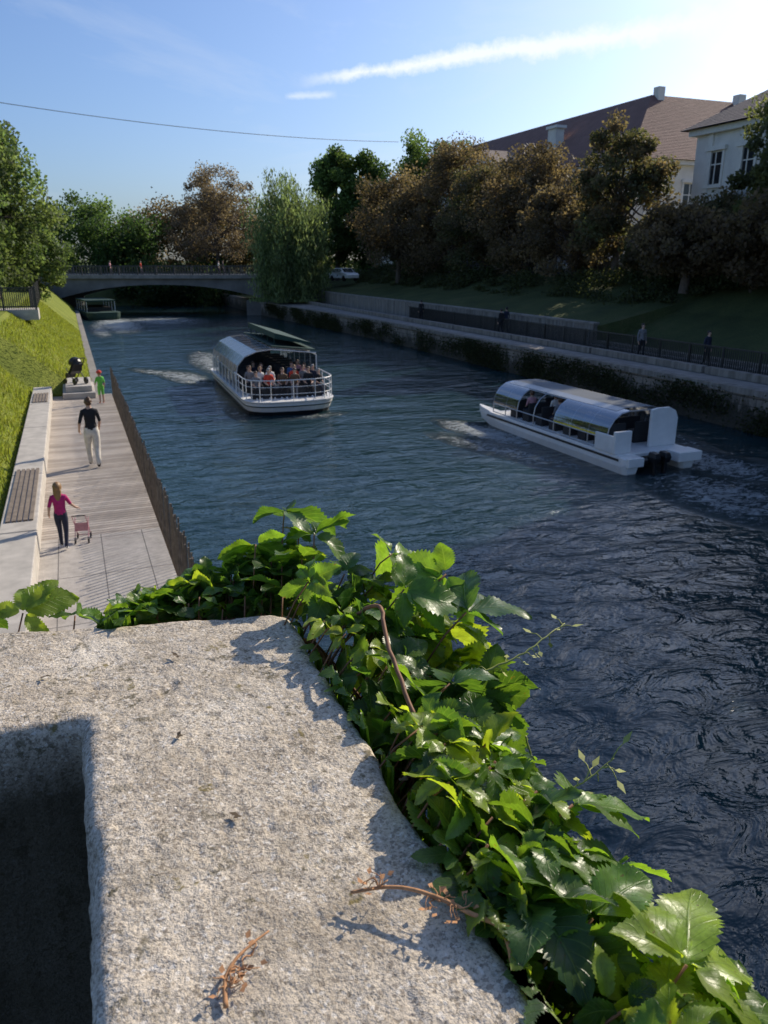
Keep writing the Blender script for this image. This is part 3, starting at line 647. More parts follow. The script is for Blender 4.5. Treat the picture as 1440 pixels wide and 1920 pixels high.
mb.loft([[(x,y,z) for x,y,z in ((-w,a,b),(w,a,b),(w,a+.1,b+.04),(-w,a+.1,b+.04))] for w,a,b in ((.2,-.28,.78),(.22,-.15,.5),(.22,0,.38),(.2,.25,.36),(.17,.35,.2))],0)
mb.ell((0,-.1,.78),(.24,.3,.26),0,12,8,lambda p:[p[0],min(p[1],.5),max(p[2],-.1)]); mb.obj('body',[M_black],E)

# ---------------------------------------------------------------- boats
def outline(L,W,bow,stern,n=10):
    pts=[]
    for i in range(n+1):
        a=math.pi*i/n; pts.append((-W/2*math.copysign(abs(math.cos(a))**.6,math.cos(a)),bow-bow*math.sin(a)**.8 if math.sin(a)>0 else bow))
    for i in range(n+1):
        a=math.pi*i/n; pts.append((W/2*math.copysign(abs(math.cos(a))**.6,math.cos(a)),L-stern+stern*max(0,math.sin(a))**.8))
    return pts
def hull(mb,ol,zs):
    cyy=sum(p[1] for p in ol)/len(ol)
    secs=[]
    for z,sc,mi in zs: secs.append([((p[0])*sc,cyy+(p[1]-cyy)*(1-(1-sc)*.5),z) for p in ol])
    for k in range(len(secs)-1): mb.loft([secs[k],secs[k+1]],zs[k][2],cap=False)
    mb.add(secs[-1],[tuple(range(len(ol)))],zs[-1][2])
M_plexi=glassy('plexiglass',(.50,.55,.60),.40,.06); M_frost=glassy('frosted_panel',(.38,.42,.46),.28,.18,.30); M_win=glassy('cabin_window',(.35,.38,.4),.35,.05); M_cg=glassy('curved_glass',(.42,.49,.56),.36,.10,.10)
M_int=simple('dark_interior',(.03,.03,.032),.7)
SEAT=dict(pel=(0,0,.50),wai=(0,-.02,.64),che=(0,-.01,.82),uch=(0,0,.95),nec=(0,.01,1.04),jaw=(0,.03,1.10),hed=(0,.025,1.18),top=(0,.015,1.25),
 shL=(-.16,0,.955),elL=(-.21,.04,.70),wrL=(-.12,.25,.62),haL=(-.09,.31,.6),shR=(.16,0,.955),elR=(.21,.04,.70),wrR=(.12,.25,.62),haR=(.09,.31,.6),
 hiL=(-.09,.03,.49),knL=(-.11,.42,.48),anL=(-.11,.44,.09),toL=(-.11,.57,.035),hiR=(.09,.03,.49),knR=(.11,.42,.48),anR=(.11,.44,.09),toR=(.11,.57,.035))
B=empty('tour_boat',(8.35,31.4,0),math.radians(-2)); mb=MB()
ol=outline(12.2,3.9,1.3,.9); hull(mb,ol,[(-.3,.9,1),(.14,.95,1),(.15,.955,0),(.34,.985,0),(.35,.99,2),(.40,.995,0),(.52,1.0,0),(.56,1.02,0),(.60,1.02,0)]); mb.obj('hull',[M_white,M_black,M_green],B)
mb=MB()
front=[p for p in ol[:11]]
def ring(z,r): mb.tube([(-1.93,3.3,z)]+[(p[0]*.985,p[1]+.04,z) for p in front]+[(1.93,3.3,z)],r,0,6)
for z,r in ((1.48,.024),(1.2,.014),(.9,.014)): ring(z,r)
for p in front+[(-1.93,2.4),(1.93,2.4),(-1.93,3.3),(1.93,3.3)]: mb.tube([(p[0]*.985,p[1]+.04,.6),(p[0]*.985,p[1]+.04,1.48)],.018,0,6)
mb.obj('bow_railing',[M_white],B)
mb=MB(); ys=[3.3+i*1.1 for i in range(8)]
for y in ys:
    arc=[(-1.86,y,.6),(-1.86,y,1.35),(-1.78,y,1.75),(-1.45,y,2.12),(-.9,y,2.34),(-.2,y,2.42)]
    mb.tube(arc,.026,0,5); mb.tube([(1.86,y,.6),(1.86,y,2.1)],.026,0,5); mb.tube([(-.2,y,2.42),(1.86,y,2.2)],.026,0,5)
for x,z in ((-1.86,1.35),(-1.45,2.12),(-.2,2.42),(1.86,2.1)): mb.tube([(x,3.3,z),(x,11,z)],.026,0,5)
mb.obj('cabin_frame',[M_white],B)
mb=MB(); arc=[(-1.88,1.36),(-1.80,1.76),(-1.46,2.15),(-.9,2.37),(-.2,2.45)]
mb.loft([[(x,y,z) for x,z in arc] for y in (3.25,11.05)],0,cap=False,closed=False); mb.obj('curved_roof_glass',[M_cg],B)
mb=MB(); mb.add([(-1.84,3.3,.6),(-1.84,11,.6),(-1.84,11,1.35),(-1.84,3.3,1.35)],[(0,1,2,3)]); mb.add([(1.84,3.3,.6),(1.84,11,.6),(1.84,11,2.1),(1.84,3.3,2.1)],[(0,1,2,3)]); mb.obj('side_windows',[M_win],B)
mb=MB(); mb.add([(-.15,3.5,2.5),(1.9,3.5,2.28),(1.9,11,2.28),(-.15,11,2.5),(-.15,3.5,2.56),(1.9,3.5,2.34),(1.9,11,2.34),(-.15,11,2.56)],[(0,3,2,1),(4,5,6,7),(0,1,5,4),(1,2,6,5),(2,3,7,6),(3,0,4,7)],0)
mb.add([(.10,4.0,2.82),(.10,10.8,2.82),(1.8,10.8,2.50),(1.8,4.0,2.50),(.10,4.0,3.08),(.10,10.8,3.08),(1.8,10.8,2.60),(1.8,4.0,2.60)],[(0,3,2,1),(4,5,6,7),(0,1,5,4),(1,2,6,5),(2,3,7,6),(3,0,4,7)],0)
for k in range(5): mb.tube([(.14,4.3+k*1.5,2.5),(.14,4.3+k*1.5,2.9)],.025,0,5)
mb.obj('green_sliding_roof',[M_green],B)
mb=MB(); mb.box(-1.2,1.2,10.6,11.0,.6,2.2,0)
for k in range(9): 
    y=2.2+k*.95
    for x0 in (-1.65,.35): mb.box(x0,x0+1.3,y,y+.4,.6,1.04,0); mb.box(x0,x0+1.3,y+.4,y+.46,.6,1.45,0)
mb.box(-1.6,1.6,.95,1.3,.6,1.0,0); mb.obj('seats',[M_int],B)
tops=['blue','red','white','grey','pink','navy','white','teal','brown','blue','black','white','grey']; hs=['brown','dark','grey','blond','brown']
rr=random.Random(3)
for (px,py,rz) in [(-1.35,1.15,math.pi),(-.8,1.15,math.pi),(-.2,1.12,math.pi),(.35,1.15,2.8),(.95,1.15,math.pi),(1.4,1.2,3.4),
                   (-1.4,2.35,math.pi),(-.95,2.35,math.pi),(-.5,2.35,3.0),(.6,2.35,math.pi),(1.0,2.35,3.2),(1.45,2.35,math.pi),(-1.3,3.3,math.pi),(-.7,3.3,math.pi),(.7,3.3,math.pi),(1.3,3.3,math.pi),(-.9,4.25,math.pi),(1.2,4.25,math.pi)]:
    q=Matrix.Rotation(math.radians(-2),4,'Z')@Vector((px,py+.1,0)); t=rr.choice(tops)
    person('seated_passenger',(8.35+q.x,31.4+q.y,.6-.04),rz+rr.uniform(-.25,.25),1.25*rr.uniform(.93,1.03),SEAT,t,rr.choice(['navy','grey','cream','black']),'white',rr.choice(hs),slv=t,fingers=False,sub=0)
B2=empty('catamaran_tour_boat',(16.45,18.3,0),math.radians(1)); mb=MB()
for sx in (-1.1,1.1):
    secs=[]
    for y,w,z0,z1 in ((.0,.26,.05,.50),(.15,.30,-.2,.52),(6,.30,-.2,.52),(8,.26,-.1,.56),(9.1,.12,.15,.62),(9.4,.03,.4,.66)):
        secs.append([(sx-w,y,z1),(sx-w*1.02,y,(z0+z1)/2+.08),(sx-w*.6,y,z0),(sx+w*.6,y,z0),(sx+w*1.02,y,(z0+z1)/2+.08),(sx+w,y,z1)])
    mb.loft(secs,0)
mb.box(-1.38,1.38,.35,8.2,.44,.56,0); mb.box(-1.42,-1.385,.3,8.3,.38,.46,2); mb.box(1.385,1.42,.3,8.3,.38,.46,2)
mb.box(-1.42,-.80,.5,.62,.56,1.25,0); mb.box(-1.42,-1.34,.62,1.5,.56,1.1,0)
mb.loft([[(.25,y,.56),(1.32,y,.56),(1.32,y,1.45),(1.2,y,1.68),(.95,y,1.8),(.5,y,1.8),(.25,y,1.75)] for y in (.9,1.0)],0)
mb.box(.45,1.36,-.25,.36,.30,.60,0); mb.box(-1.34,-.75,-.1,.36,.25,.53,0)
mb.obj('hull',[M_white,M_black,M_rail],B2,bevel=.03)
mb=MB()
for x in (-.42,-.02):
    mb.loft([[(x-.10,-.26,.35+.0),(x+.10,-.26,.35),(x+.10,.02,.35),(x-.10,.02,.35)],[(x-.12,-.32,.52),(x+.12,-.32,.52),(x+.12,.05,.52),(x-.12,.05,.52)],[(x-.09,-.26,.66),(x+.09,-.26,.66),(x+.09,0,.68),(x-.09,0,.68)]],0); mb.box(x-.05,x+.05,-.22,-.08,-.4,.36,0)
mb.box(-.7,.25,-.02,.3,.3,.42,0); mb.obj('outboard_motors',[M_black],B2,bevel=.02)
arch=[(-1.36,.62),(-1.36,.95),(-1.30,1.25),(-1.12,1.52),(-.85,1.70),(-.55,1.76),(.55,1.76),(.85,1.70),(1.12,1.52),(1.30,1.25),(1.36,.95),(1.36,.62)]
mb=MB()
for y in (1.0,1.95,2.9,3.85,5.1,6.2,7.0,7.9): mb.tube([(x,y,z) for x,z in arch],.022,0,5)
for x,z in ((-1.36,.95),(-.85,1.70),(.85,1.70),(1.36,.95),(-1.36,.62),(1.36,.62)): mb.tube([(x,1,z),(x,7.9,z)],.02,0,5)
mb.obj('roof_frame',[simple('aluminium',(.50,.51,.52),.35,.6,var=.1)],B2)
mb=MB()
for y0,y1 in ((1.0,3.85),(6.2,7.9)):
    mb.loft([[(x*1.012,y,z+.02) for x,z in arch[1:6]] for y in (y0,y1)],0,cap=False,closed=False)
mb.loft([[(x*1.012,y,z+.02) for x,z in arch[6:11]] for y in (1.0,7.9)],0,cap=False,closed=False)
mb.obj('curved_panels',[M_plexi],B2,smooth=True)
mb=MB(); mb.loft([[(x,y,z) for x,z in ((-.84,1.735),(-.5,1.80),(.5,1.80),(.84,1.735))] for y in (1.3,7.7)],0,cap=False,closed=False)
mb.obj('roof_panels',[M_frost],B2)
mb=MB()
for k in range(7):
    for x0 in (-1.1,.2): mb.box(x0,x0+.9,1.6+k*.85,1.95+k*.85,.564,.95,0); mb.box(x0,x0+.9,1.55+k*.85,1.6+k*.85,.564,1.25,0)
mb.obj('seats',[M_int],B2)
for px,py in ((-.75,2.7),(-.75,4.4),(-.3,5.3),(.5,5.3),(-.8,6.1),(.6,3.5)):
    q=Matrix.Rotation(math.radians(1),4,'Z')@Vector((px,py,0)); t=rr.choice(tops)
    person('seated_passenger',(16.45+q.x,18.3+q.y,.48),0,1.17,SEAT,t,'navy','white',rr.choice(hs),slv=t,fingers=False,sub=0)
B3=empty('green_tour_boat',(3.6,93,0),math.radians(8)); mb=MB(); ol=outline(10,3.6,1.4,.6); hull(mb,ol,[(-.3,.9,0),(.3,1,0),(.75,1.02,0),(.8,1.02,0)])
mb.box(-1.6,1.6,2.2,9,1.9,2.05,0)
for x in (-1.55,1.5):
    for y in (2.3,4,5.7,7.3,8.9): mb.box(x,x+.06,y,y+.06,.8,1.9,1)
mb.box(-1.3,1.3,3,8.6,.8,1.25,2); mb.obj('hull_and_canopy',[M_green,M_white,M_int],B3)

WALKP=dict(knL=(-.09,.1,.5),anL=(-.08,.12,.1),toL=(-.085,.26,.05),anR=(.08,-.16,.11),toR=(.08,-.04,.04))
for (px,py,c,h,rz) in ((25.7,44.5,'black',1.7,10),(26.6,45.4,'navy',1.74,5),(25.8,31,'grey',1.7,170),(26.5,27.4,'navy',1.62,185),(25.7,57,'black',1.7,0)):
    person('pedestrian',(px,py,1.62),math.radians(rz),h,WALKP,c,'black','black','dark',slv=c,arm=c,fingers=True,sub=0)
for t,c in ((.265,'pink'),(.41,'red'),(.78,'white'),(.80,'navy')):
    p=ax0+dirb*L*t+nb*.8
    person('pedestrian',(p.x,p.y,DZ),ang-math.pi/2,1.72,dict(knL=(-.09,.1,.5),anL=(-.08,.12,.1),toL=(-.085,.26,.05)),c,'navy','black','dark',slv=c,fingers=False,sub=0)

def car(x,y,z,rz,mat):
    E=empty('parked_car',(x,y,z),rz); mb=MB()
    pr=[(-2.1,.35),(-2.15,.7),(-1.9,.9),(-1.2,.98),(-.6,1.42),(.9,1.45),(1.6,1.0),(2.1,.9),(2.15,.5),(2.05,.3)]
    secs=[]
    for xx,sc in ((-.85,.93),(-.80,1),(.80,1),(.85,.93)): secs.append([(xx*(1 if zz<1 else .85),yy*sc,.3+(zz-.3)*sc) for yy,zz in pr])
    mb.loft(secs,0); mb.obj('body',[mat],E,bevel=.03)
    mb=MB()
    for sx in (-1,1):
        mb.add([(sx*.80,-1.0,1.0),(sx*.80,1.35,1.0),(sx*.745,.8,1.38),(sx*.745,-.5,1.38)],[(0,1,2,3)],0)
        for yy in (-1.35,1.35): mb.tube([(sx*.66,yy,.32),(sx*.88,yy,.32)],.32,1,16)
    mb.add([(-.66,-1.22,1.0),(.66,-1.22,1.0),(.62,-.66,1.40),(-.62,-.66,1.40)],[(0,1,2,3)],0); mb.add([(-.66,1.62,1.03),(.66,1.62,1.03),(.62,.95,1.43),(-.62,.95,1.43)],[(0,1,2,3)],0)
    mb.obj('windows_and_wheels',[M_glass,M_black],E)
M_silver=simple('silver_paint',(.5,.5,.52),.3,.5,var=.05)
for yy,mt in ((31,M_silver),(38.5,M_dkmet),(45,M_white),(51,M_dkmet),(57,M_silver),(63.5,M_white),(70,M_silver),(76,M_white)): car(38.2,yy,5.262,.04,mt)
car(30.5,90,4.0,.2,M_white)

mb=MB(); pts=[]
a=Vector((*cv(-26,44),14.9)); b=Vector((*cv(1.2,70),15.6))
for i in range(41):
    t=i/40; p=a.lerp(b,t); p.z-=1.0*4*t*(1-t)*.6; pts.append(p)
mb.tube(pts,.02,0,5); mb.obj('overhead_cable',[simple('cable_grey',(.12,.13,.15),.6)])

# ---------------------------------------------------------------- creeper
def vinemat():
    m,nt,b=nm('creeper_leaf'); out=nt.nodes['Material Output']
    a=N(nt,'ShaderNodeAttribute',attribute_name='Col'); uv=N(nt,'ShaderNodeUVMap').outputs[0]; s=sep(nt,uv)
    ax=mth(nt,'ABSOLUTE',mth(nt,'SUBTRACT',s[0],.5))
    mid=ramp(nt,ax,[(.010,1),(.03,0)])
    lat=mth(nt,'FRACT',mth(nt,'MULTIPLY',mth(nt,'SUBTRACT',s[1],mth(nt,'MULTIPLY',ax,.55)),8.0))
    latv=ramp(nt,mth(nt,'ABSOLUTE',mth(nt,'SUBTRACT',lat,.5)),[(.03,.6),(.09,0)])
    vein=mth(nt,'MAXIMUM',mid,latv)
    p=pos(nt); mot=ramp(nt,noise(nt,p,70,5,.65),[(.3,.65),(.7,1.25)])
    c=mixc(nt,1.0,a.outputs['Color'],mot,'MULTIPLY')
    c=mixc(nt,mth(nt,'MULTIPLY',vein,.35),c,(.20,.30,.09))
    edge=ramp(nt,mth(nt,'ADD',mth(nt,'MULTIPLY',ax,2.0),mth(nt,'MULTIPLY',noise(nt,p,40,3),.9)),[(1.38,0),(1.48,.8)])
    c=mixc(nt,edge,c,(.16,.09,.03))
    sp=ramp(nt,noise(nt,p,140,2),[(.70,0),(.74,.8)]); c=mixc(nt,sp,c,(.12,.07,.02))
    nt.links.new(c,b.inputs['Base Color']); b.inputs['Roughness'].default_value=.36; b.inputs['Specular IOR Level'].default_value=.5
    h=mth(nt,'ADD',mth(nt,'MULTIPLY',vein,-.7),mth(nt,'MULTIPLY',noise(nt,p,160,3),.5)); nt.links.new(bump(nt,h,.6,.0017),b.inputs['Normal'])
    t=N(nt,'ShaderNodeBsdfTranslucent'); nt.links.new(mixc(nt,1.0,c,(3.5,3.2,.9),'MULTIPLY'),t.inputs[0])
    mx=N(nt,'ShaderNodeMixShader'); mx.inputs[0].default_value=.42
    nt.links.new(b.outputs[0],mx.inputs[1]); nt.links.new(t.outputs[0],mx.inputs[2]); nt.links.new(mx.outputs[0],out.inputs[0]); return m
M_vine=vinemat()
M_stem=simple('creeper_stem',(.24,.11,.05),.7,var=.4,scale=60); M_dry=simple('dry_twig',(.50,.25,.11),.8,var=.45,scale=120)
R=np.random.default_rng(12)
LP=[];LE=[];LN=[];LL=[];LC=[];petioles=[]
def unit(v): return v/(np.linalg.norm(v)+1e-9)
def compound(p,e,nrm,L,col,five=True,pet=None):
    e=unit(e-nrm*np.dot(e,nrm)); b=np.cross(nrm,e)
    for a,sc in ((-98,.62),(-47,.88),(0,1),(47,.88),(98,.62)) if five else ((-60,.8),(0,1),(60,.8)):
        a=math.radians(a+R.normal(0,8)); d=unit(e*math.cos(a)+b*math.sin(a)+nrm*R.normal(0,.22)); n2=unit(nrm+d*R.normal(-.1,.34)+b*R.normal(0,.34)+e*R.normal(0,.25)); n2=unit(n2-d*np.dot(n2,d))
        LP.append(p+d*.006); LE.append(d); LN.append(n2); LL.append(L*sc*R.uniform(.82,1.15)); LC.append(col*R.uniform(.75,1.25))
    if pet is not None: petioles.append((pet,p))
def leafcol():
    r=R.random()
    if r<.18: return np.array([.18,.25,.035])
    if r<.60: return np.array([.085,.16,.028])
    return np.array([.045,.10,.025])
def place(q,s,z,L=None,up=.75,five=True,col=None):
    p=np.array([q,s,z]); out=np.array([1.0,0,0]) if s<1.12 else unit(np.array([.35,1,0]))
    e=unit(out*R.uniform(.2,1)+np.array([0,R.normal(0,.9),0])+np.array([R.normal(0,.5),0,-.25]))
    nrm=unit(np.array([0,0,up])+out*R.uniform(-.1,.65)+R.normal(0,.40,3))
    root=p-out*R.uniform(.03,.07)+np.array([0,0,-R.uniform(.04,.09)])
    compound(p,e,nrm,L or R.uniform(.042,.088),leafcol() if col is None else col,five,root)
for i in range(250):
    s=R.uniform(.0,1.14); w=.13+.04*math.sin(s*9+.5)+(.08 if s>.82 else 0)+(.03 if s<.4 else 0)
    t=R.random()**.9; q=.295+w*t; zt=5.675+.02*math.sin(s*13)+(.03 if s>.85 else 0)-.55*max(0,t*w-.06)
    place(q,s,zt-R.exponential(.03),up=.8)
for i in range(200):
    s=R.uniform(-.05,1.15); place(.29+.14*R.random(),s,5.58-R.random()*.5,up=.45)
for i in range(105):
    t=R.random(); q=.02+.34*t; s=1.128+.235*(.276-q)+.04+R.random()*(.06+.15*t); place(q,s,5.62+.08*t*R.random()+.02*R.random(),L=R.uniform(.042,.075))
for i in range(70):
    t=R.random(); q=-.3+.6*t; s=1.128+.235*(.276-q)+.05+R.random()*.1; place(q,s,5.57-R.random()*.3)
for q,s,z,L in ((-.13,1.30,5.645,.085),(-.05,1.27,5.64,.06),(-.2,1.33,5.64,.075)): place(q,s,z,L,up=1.2)
for q,s,z,L in ((.33,1.34,5.755,.115),(.36,1.25,5.735,.10),(.26,1.28,5.72,.09),(.45,1.10,5.74,.10),(.50,1.0,5.735,.11),(.50,.93,5.70,.11),(.42,.98,5.73,.095),(.50,.97,5.66,.11),(.43,.55,5.66,.10),(.44,.48,5.64,.10),(.41,.36,5.65,.105),(.43,.30,5.63,.105),(.40,.68,5.66,.095),(.41,.80,5.67,.095),(.36,.42,5.66,.095)): place(q,s,z,L,up=1.0,col=leafcol()*1.2)
for q,s,z in ((.31,.93,5.70),(.33,.90,5.69),(.32,.70,5.685),(.34,.67,5.68),(.35,.98,5.70),(.30,1.0,5.69)): place(q,s,z,.042,up=1.0,col=np.array([.22,.29,.045]))
LP=np.array(LP);LE=np.array(LE);LN=np.array(LN);LL=np.array(LL);LC=np.array(LC); m=len(LL)
nt_=27; ts=np.linspace(0,1,nt_); aa=np.array([-1,-.8,-.4,0,.4,.8,1.0]); na=len(aa)
wid=(ts**.66)*((1-ts)**.86); wid/=wid.max(); wid[0]=.03; wid[-1]=0.004
tooth=np.where(np.arange(nt_)%2==0,1.10,.90); tooth[:6]=1
Wd=R.uniform(.25,.33,m); fold=R.uniform(.05,.6,m); droop=R.uniform(-.1,.7,m); curl=R.normal(0,.09,m); ph=R.uniform(0,6.3,m); skew=R.normal(0,.06,m)
T,A=np.meshgrid(ts,aa,indexing='ij'); Wt=np.outer(wid,np.ones(na)); Wt[:,[0,na-1]]*=tooth[:,None]
X=A[None]*Wt[None]*(Wd*LL)[:,None,None]+ (skew*LL)[:,None,None]*np.sin(T[None]*3.14); Xa=np.abs(A[None]*Wt[None])*(Wd*LL)[:,None,None]; Y=T[None]*LL[:,None,None]
Zz=fold[:,None,None]*Xa*(1-.3*T[None])-(droop*LL)[:,None,None]*T[None]**2*.6+ LL[:,None,None]*.035*np.sin(T[None]*12+ph[:,None,None])*np.abs(A)[None]*np.sign(A)[None] + curl[:,None,None]*X*T[None]*3
BB=np.cross(LE,LN)
V=LP[:,None,None,:]+LE[:,None,None,:]*Y[...,None]+BB[:,None,None,:]*X[...,None]+LN[:,None,None,:]*Zz[...,None]
V[...,2]-= (LL*.18)[:,None,None]*T[None]**2
uv=np.broadcast_to(np.stack([A*.5+.5,T],-1)[None],(m,nt_,na,2)).reshape(-1,2)
V=V.reshape(m,-1,3)
Vf=V.reshape(-1,3); farS=1.128+.235*np.clip(.276-Vf[:,0],0,2)
inside=(Vf[:,0]<.282)&(Vf[:,1]<farS+.004)&(Vf[:,2]<5.657)
Vf[inside,2]=5.657+.3*np.clip(Vf[inside,2]-5.6,0,.05)
idx=np.arange(m*nt_*na).reshape(m,nt_,na)
F=np.stack([idx[:,:-1,:-1],idx[:,1:,:-1],idx[:,1:,1:],idx[:,:-1,1:]],-1).reshape(-1,4)
E=empty('virginia_creeper'); npmesh('leaves',Vf,F,[M_vine],col=np.repeat(LC,nt_*na,0),uv=uv,smooth=True,parent=E)
mb=MB()
for a,b_ in petioles:
    a=Vector(a);b_=Vector(b_); mb.tube([a,a.lerp(b_,.5)+Vector((0,0,.008)),b_],.0014,0,5)
def curve(pts,r,r2,jit=.003,mi=0,mb_=None):
    P=[Vector(p) for p in pts]; out=[]
    for i in range(len(P)-1):
        p0=P[max(i-1,0)];p1=P[i];p2=P[i+1];p3=P[min(i+2,len(P)-1)]
        for k in range(6):
            t=k/6; out.append(.5*((2*p1)+(p2-p0)*t+(2*p0-5*p1+4*p2-p3)*t*t+(3*p1-p0-3*p2+p3)*t**3)+Vector([random.uniform(-jit,jit)*.4 for _ in range(3)]))
    out.append(P[-1]); (mb_ or mb).tube(out,r,mi,7,r2)
curve([(.34,.98,5.70),(.36,.93,5.735),(.345,.86,5.715),(.335,.76,5.68),(.34,.66,5.64)],.003,.0028)
for k in range(14):
    s=R.uniform(0,1.1); curve([(.30,s,5.62),(.33+.05*R.random(),s-.05,5.5),(.32,s-.1,5.35),(.35,s-.12,5.1)],.003,.002)
curve([(.31,1.1,5.6),(.32,.8,5.56),(.31,.5,5.57),(.32,.1,5.55)],.005,.005); curve([(.34,1.1,5.5),(.36,.7,5.45),(.33,.3,5.5),(.34,0,5.45)],.004,.004)
curve([(-.3,1.31,5.6),(0,1.26,5.61),(.2,1.2,5.62),(.31,1.1,5.6)],.0045,.0045)
mb.obj('stems',[M_stem],E,smooth=True)
M_tend=simple('green_tendril',(.36,.38,.09),.6,var=.3,scale=60); mb=MB()
def sprig(pts,r):
    curve(pts,r,r*.5)
    P=[Vector(p) for p in pts]
    for i in range(1,len(P)):
        for k in range(4):
            b0=P[i-1].lerp(P[i],(k+.5)/4); d=Vector((random.uniform(-.5,1),random.uniform(-1,1),random.uniform(-1,.4))).normalized()*random.uniform(.010,.022)
            curve([b0,b0+d*.6+Vector((0,0,.003)),b0+d],.0009,.0005,.001)
            if random.random()<.7:
                c_=b0+d; w_=d.cross(Vector((0,0,1))).normalized()*.004
                mb.add([c_,c_+d*.35+w_,c_+d*.9,c_+d*.35-w_],[(0,1,2,3)],0)
sprig([(.48,.84,5.65),(.54,.84,5.665),(.59,.85,5.68),(.635,.87,5.685)],.0016)
sprig([(.42,.60,5.62),(.46,.60,5.63),(.495,.60,5.645),(.52,.60,5.66)],.0013)
curve([(.5,.75,5.6),(.52,.74,5.5),(.53,.73,5.42)],.0014,.001)
mb.obj('tendrils',[M_tend],E,smooth=True)
def onwall(vx,vy,dz): x,y=cv(vx,vy); return (x,y,TOP+dz)
def twig_curls(mb,c,n,l0,l1):
    for k in range(n):
        a=random.uniform(0,6.28); l=random.uniform(l0,l1)
        curve([c,(c[0]+math.cos(a)*l*.5,c[1]+math.sin(a)*l*.5,c[2]+random.uniform(.0,.006)),(c[0]+math.cos(a+.7)*l,c[1]+math.sin(a+.7)*l,max(TOP+.002,c[2]+random.uniform(-.008,.008)))],.0008,.0003,.001)
        if random.random()<.8:
            e=Vector((c[0]+math.cos(a+.7)*l,c[1]+math.sin(a+.7)*l,c[2]+.001)); d=Vector((math.cos(a),math.sin(a),random.uniform(-.2,.5)))*.007; w_=Vector((-math.sin(a),math.cos(a),.3))*.0026
            mb.add([e,e+d*.4+w_,e+d,e+d*.4-w_],[(0,1,2,3)],0)
E=empty('dry_twig'); mb=MB()
curve([onwall(-.030,.55,.012),onwall(.010,.548,.020),onwall(.045,.535,.022),onwall(.075,.52,.018),onwall(.10,.508,.014),onwall(.105,.48,.006)],.0015,.0026,.0006)
for (vx,vy) in ((.045,.536),(-.005,.548),(.065,.526)): twig_curls(mb,onwall(vx,vy,.019),7,.008,.018)
mb.obj('twig',[M_dry],E,smooth=True)
E=empty('dry_twig'); mb=MB()
curve([onwall(-.122,.445,.004),onwall(-.126,.468,.008),onwall(-.117,.488,.010),onwall(-.098,.512,.008)],.0022,.0008,.0006)
for k in range(5):
    t=random.random(); twig_curls(mb,onwall(-.126+.02*t,.455+.04*t,.007),3,.008,.018)
mb.obj('twig',[M_dry],E,smooth=True)
mb=MB()
for (vx,vy) in ((-.30,1.0),(-.47,.94),(.02,.72),(-.15,.66),(-.02,.93),(-.25,.80)):
    p=Vector(onwall(vx,vy,.005)); a=random.uniform(0,6.28)
    for k in range(3):
        d=Vector((math.cos(a+k*1.1),math.sin(a+k*1.1),random.uniform(0,.4)))*random.uniform(.006,.012); w_=d.cross(Vector((0,0,1))).normalized()*.003
        mb.add([p,p+d*.5+w_,p+d,p+d*.5-w_],[(0,1,2,3)],0)
mb.obj('dead_leaf_crumbs',[simple('dead_leaf',(.10,.07,.04),.9)])

# ---------------------------------------------------------------- light
SAZ=math.radians(21.58+43); SEL=math.radians(31)
sd=Vector((math.sin(SAZ)*math.cos(SEL),math.cos(SAZ)*math.cos(SEL),math.sin(SEL)))
l=bpy.data.lights.new('sun','SUN'); l.energy=5.0; l.angle=math.radians(.5); l.color=(1,.89,.73); lo=bpy.data.objects.new('sun',l); link(lo); lo.rotation_euler=sd.to_track_quat('Z','Y').to_euler()
w=bpy.data.worlds.new('World'); scene.world=w; w.use_nodes=True; nt=w.node_tree; bg=nt.nodes['Background']
sky=nt.nodes.new('ShaderNodeTexSky'); sky.sky_type='NISHITA'; sky.sun_disc=False; sky.sun_elevation=SEL; sky.sun_rotation=SAZ; sky.altitude=200; sky.air_density=1.0; sky.dust_density=2.3; sky.ozone_density=3.0
g=nt.nodes.new('ShaderNodeTexCoord').outputs['Generated']
def dot(vec):
    n=nt.nodes.new('ShaderNodeVectorMath'); n.operation='DOT_PRODUCT'; nt.links.new(g,n.inputs[0]); n.inputs[1].default_value=vec; return n.outputs['Value']
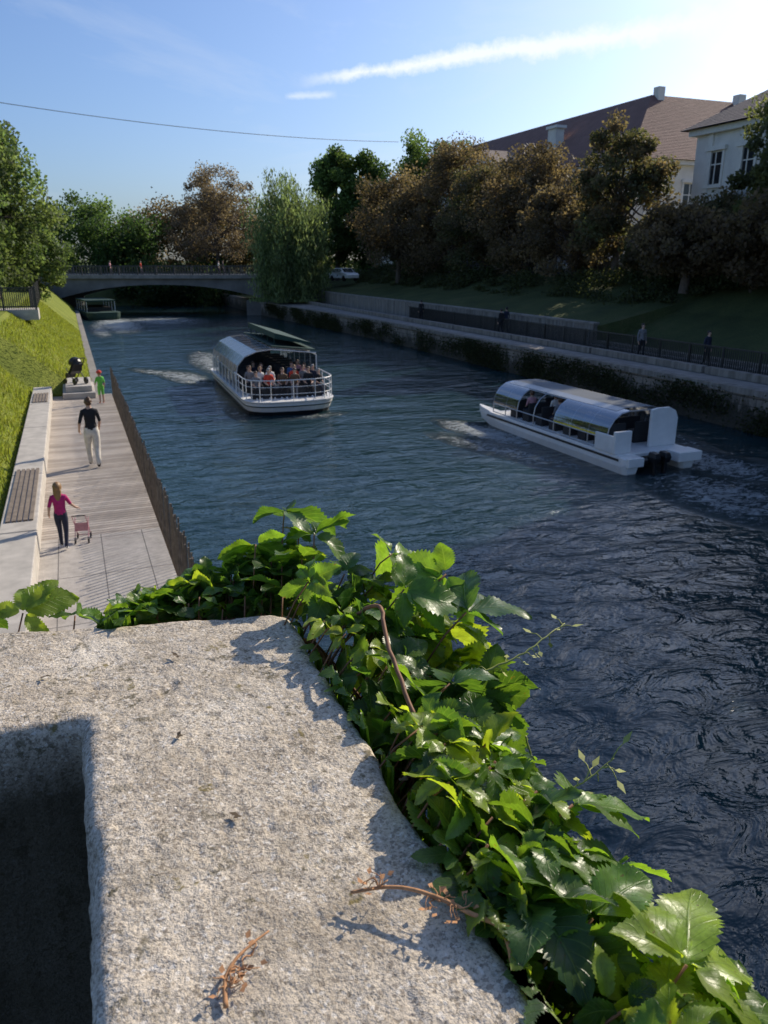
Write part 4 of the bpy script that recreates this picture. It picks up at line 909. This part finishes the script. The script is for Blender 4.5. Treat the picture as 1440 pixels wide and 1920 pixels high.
def streak(p1,p2,w0,w1,amp,seed):
    p1=Vector(p1).normalized(); p2=Vector(p2).normalized(); n=p1.cross(p2).normalized(); t=(p2-p1*p1.dot(p2)).normalized(); Lr=math.acos(p1.dot(p2))
    u=mth(nt,'DIVIDE',mth(nt,'ARCTAN2',dot(t),dot(p1)),Lr)
    nz=noise(nt,g,38,6,.7); nz2=noise(nt,g,7+seed,3)
    v=mth(nt,'ADD',dot(n),mth(nt,'MULTIPLY',mth(nt,'SUBTRACT',nz2,.5),w1*.9))
    wd=mth(nt,'ADD',mth(nt,'MULTIPLY',u,w1-w0),w0); r=mth(nt,'ABSOLUTE',mth(nt,'DIVIDE',v,wd))
    r=mth(nt,'ADD',r,mth(nt,'MULTIPLY',mth(nt,'SUBTRACT',nz,.5),2.6))
    m=mth(nt,'SUBTRACT',1.1,r,clamp=True)
    inu=mth(nt,'MULTIPLY',mth(nt,'MULTIPLY',u,9.0,clamp=True),mth(nt,'MULTIPLY',mth(nt,'SUBTRACT',1.0,u),4.0,clamp=True))
    return mth(nt,'MULTIPLY',mth(nt,'MULTIPLY',m,inu),amp)
def vd(x,y,z): a,b=cv(x,y); return (a,b,z)
m1=streak(vd(-.111,1.1237,.2209),vd(.60,1.1474,.32),.006,.018,1.0,0)
m2=streak(vd(-.13,1.119,.204),vd(-.06,1.119,.206),.004,.005,.5,2)
mm=mth(nt,'MAXIMUM',m1,m2)
ci=N(nt,'ShaderNodeMapping'); ci.inputs['Scale'].default_value=(1.2,3.5,6); nt.links.new(g,ci.inputs[0])
veil=ramp(nt,noise(nt,ci.outputs[0],1.6,7,.65,.6),[(.5,0),(.8,.35)])
tint=mixc(nt,1.0,sky.outputs[0],(.84,.98,1.22),'MULTIPLY')
tint=mixc(nt,veil,tint,(6.4,6.9,7.6))
col=mixc(nt,mth(nt,'MULTIPLY',mm,.9),tint,(8.0,8.4,9.0))
nt.links.new(col,bg.inputs['Color']); bg.inputs['Strength'].default_value=.125

# ---------------------------------------------------------------- camera
cam=bpy.data.cameras.new('camera'); co=bpy.data.objects.new('camera',cam); link(co); co.location=(0,0,CAMZ)
co.rotation_euler=(math.radians(90-18.05),0,-YAW); cam.sensor_fit='VERTICAL'; cam.sensor_height=36; cam.lens=36*1442/1920; cam.clip_start=.02; cam.clip_end=6000
cam.dof.use_dof=True; cam.dof.focus_distance=1.25; cam.dof.aperture_fstop=14
scene.camera=co
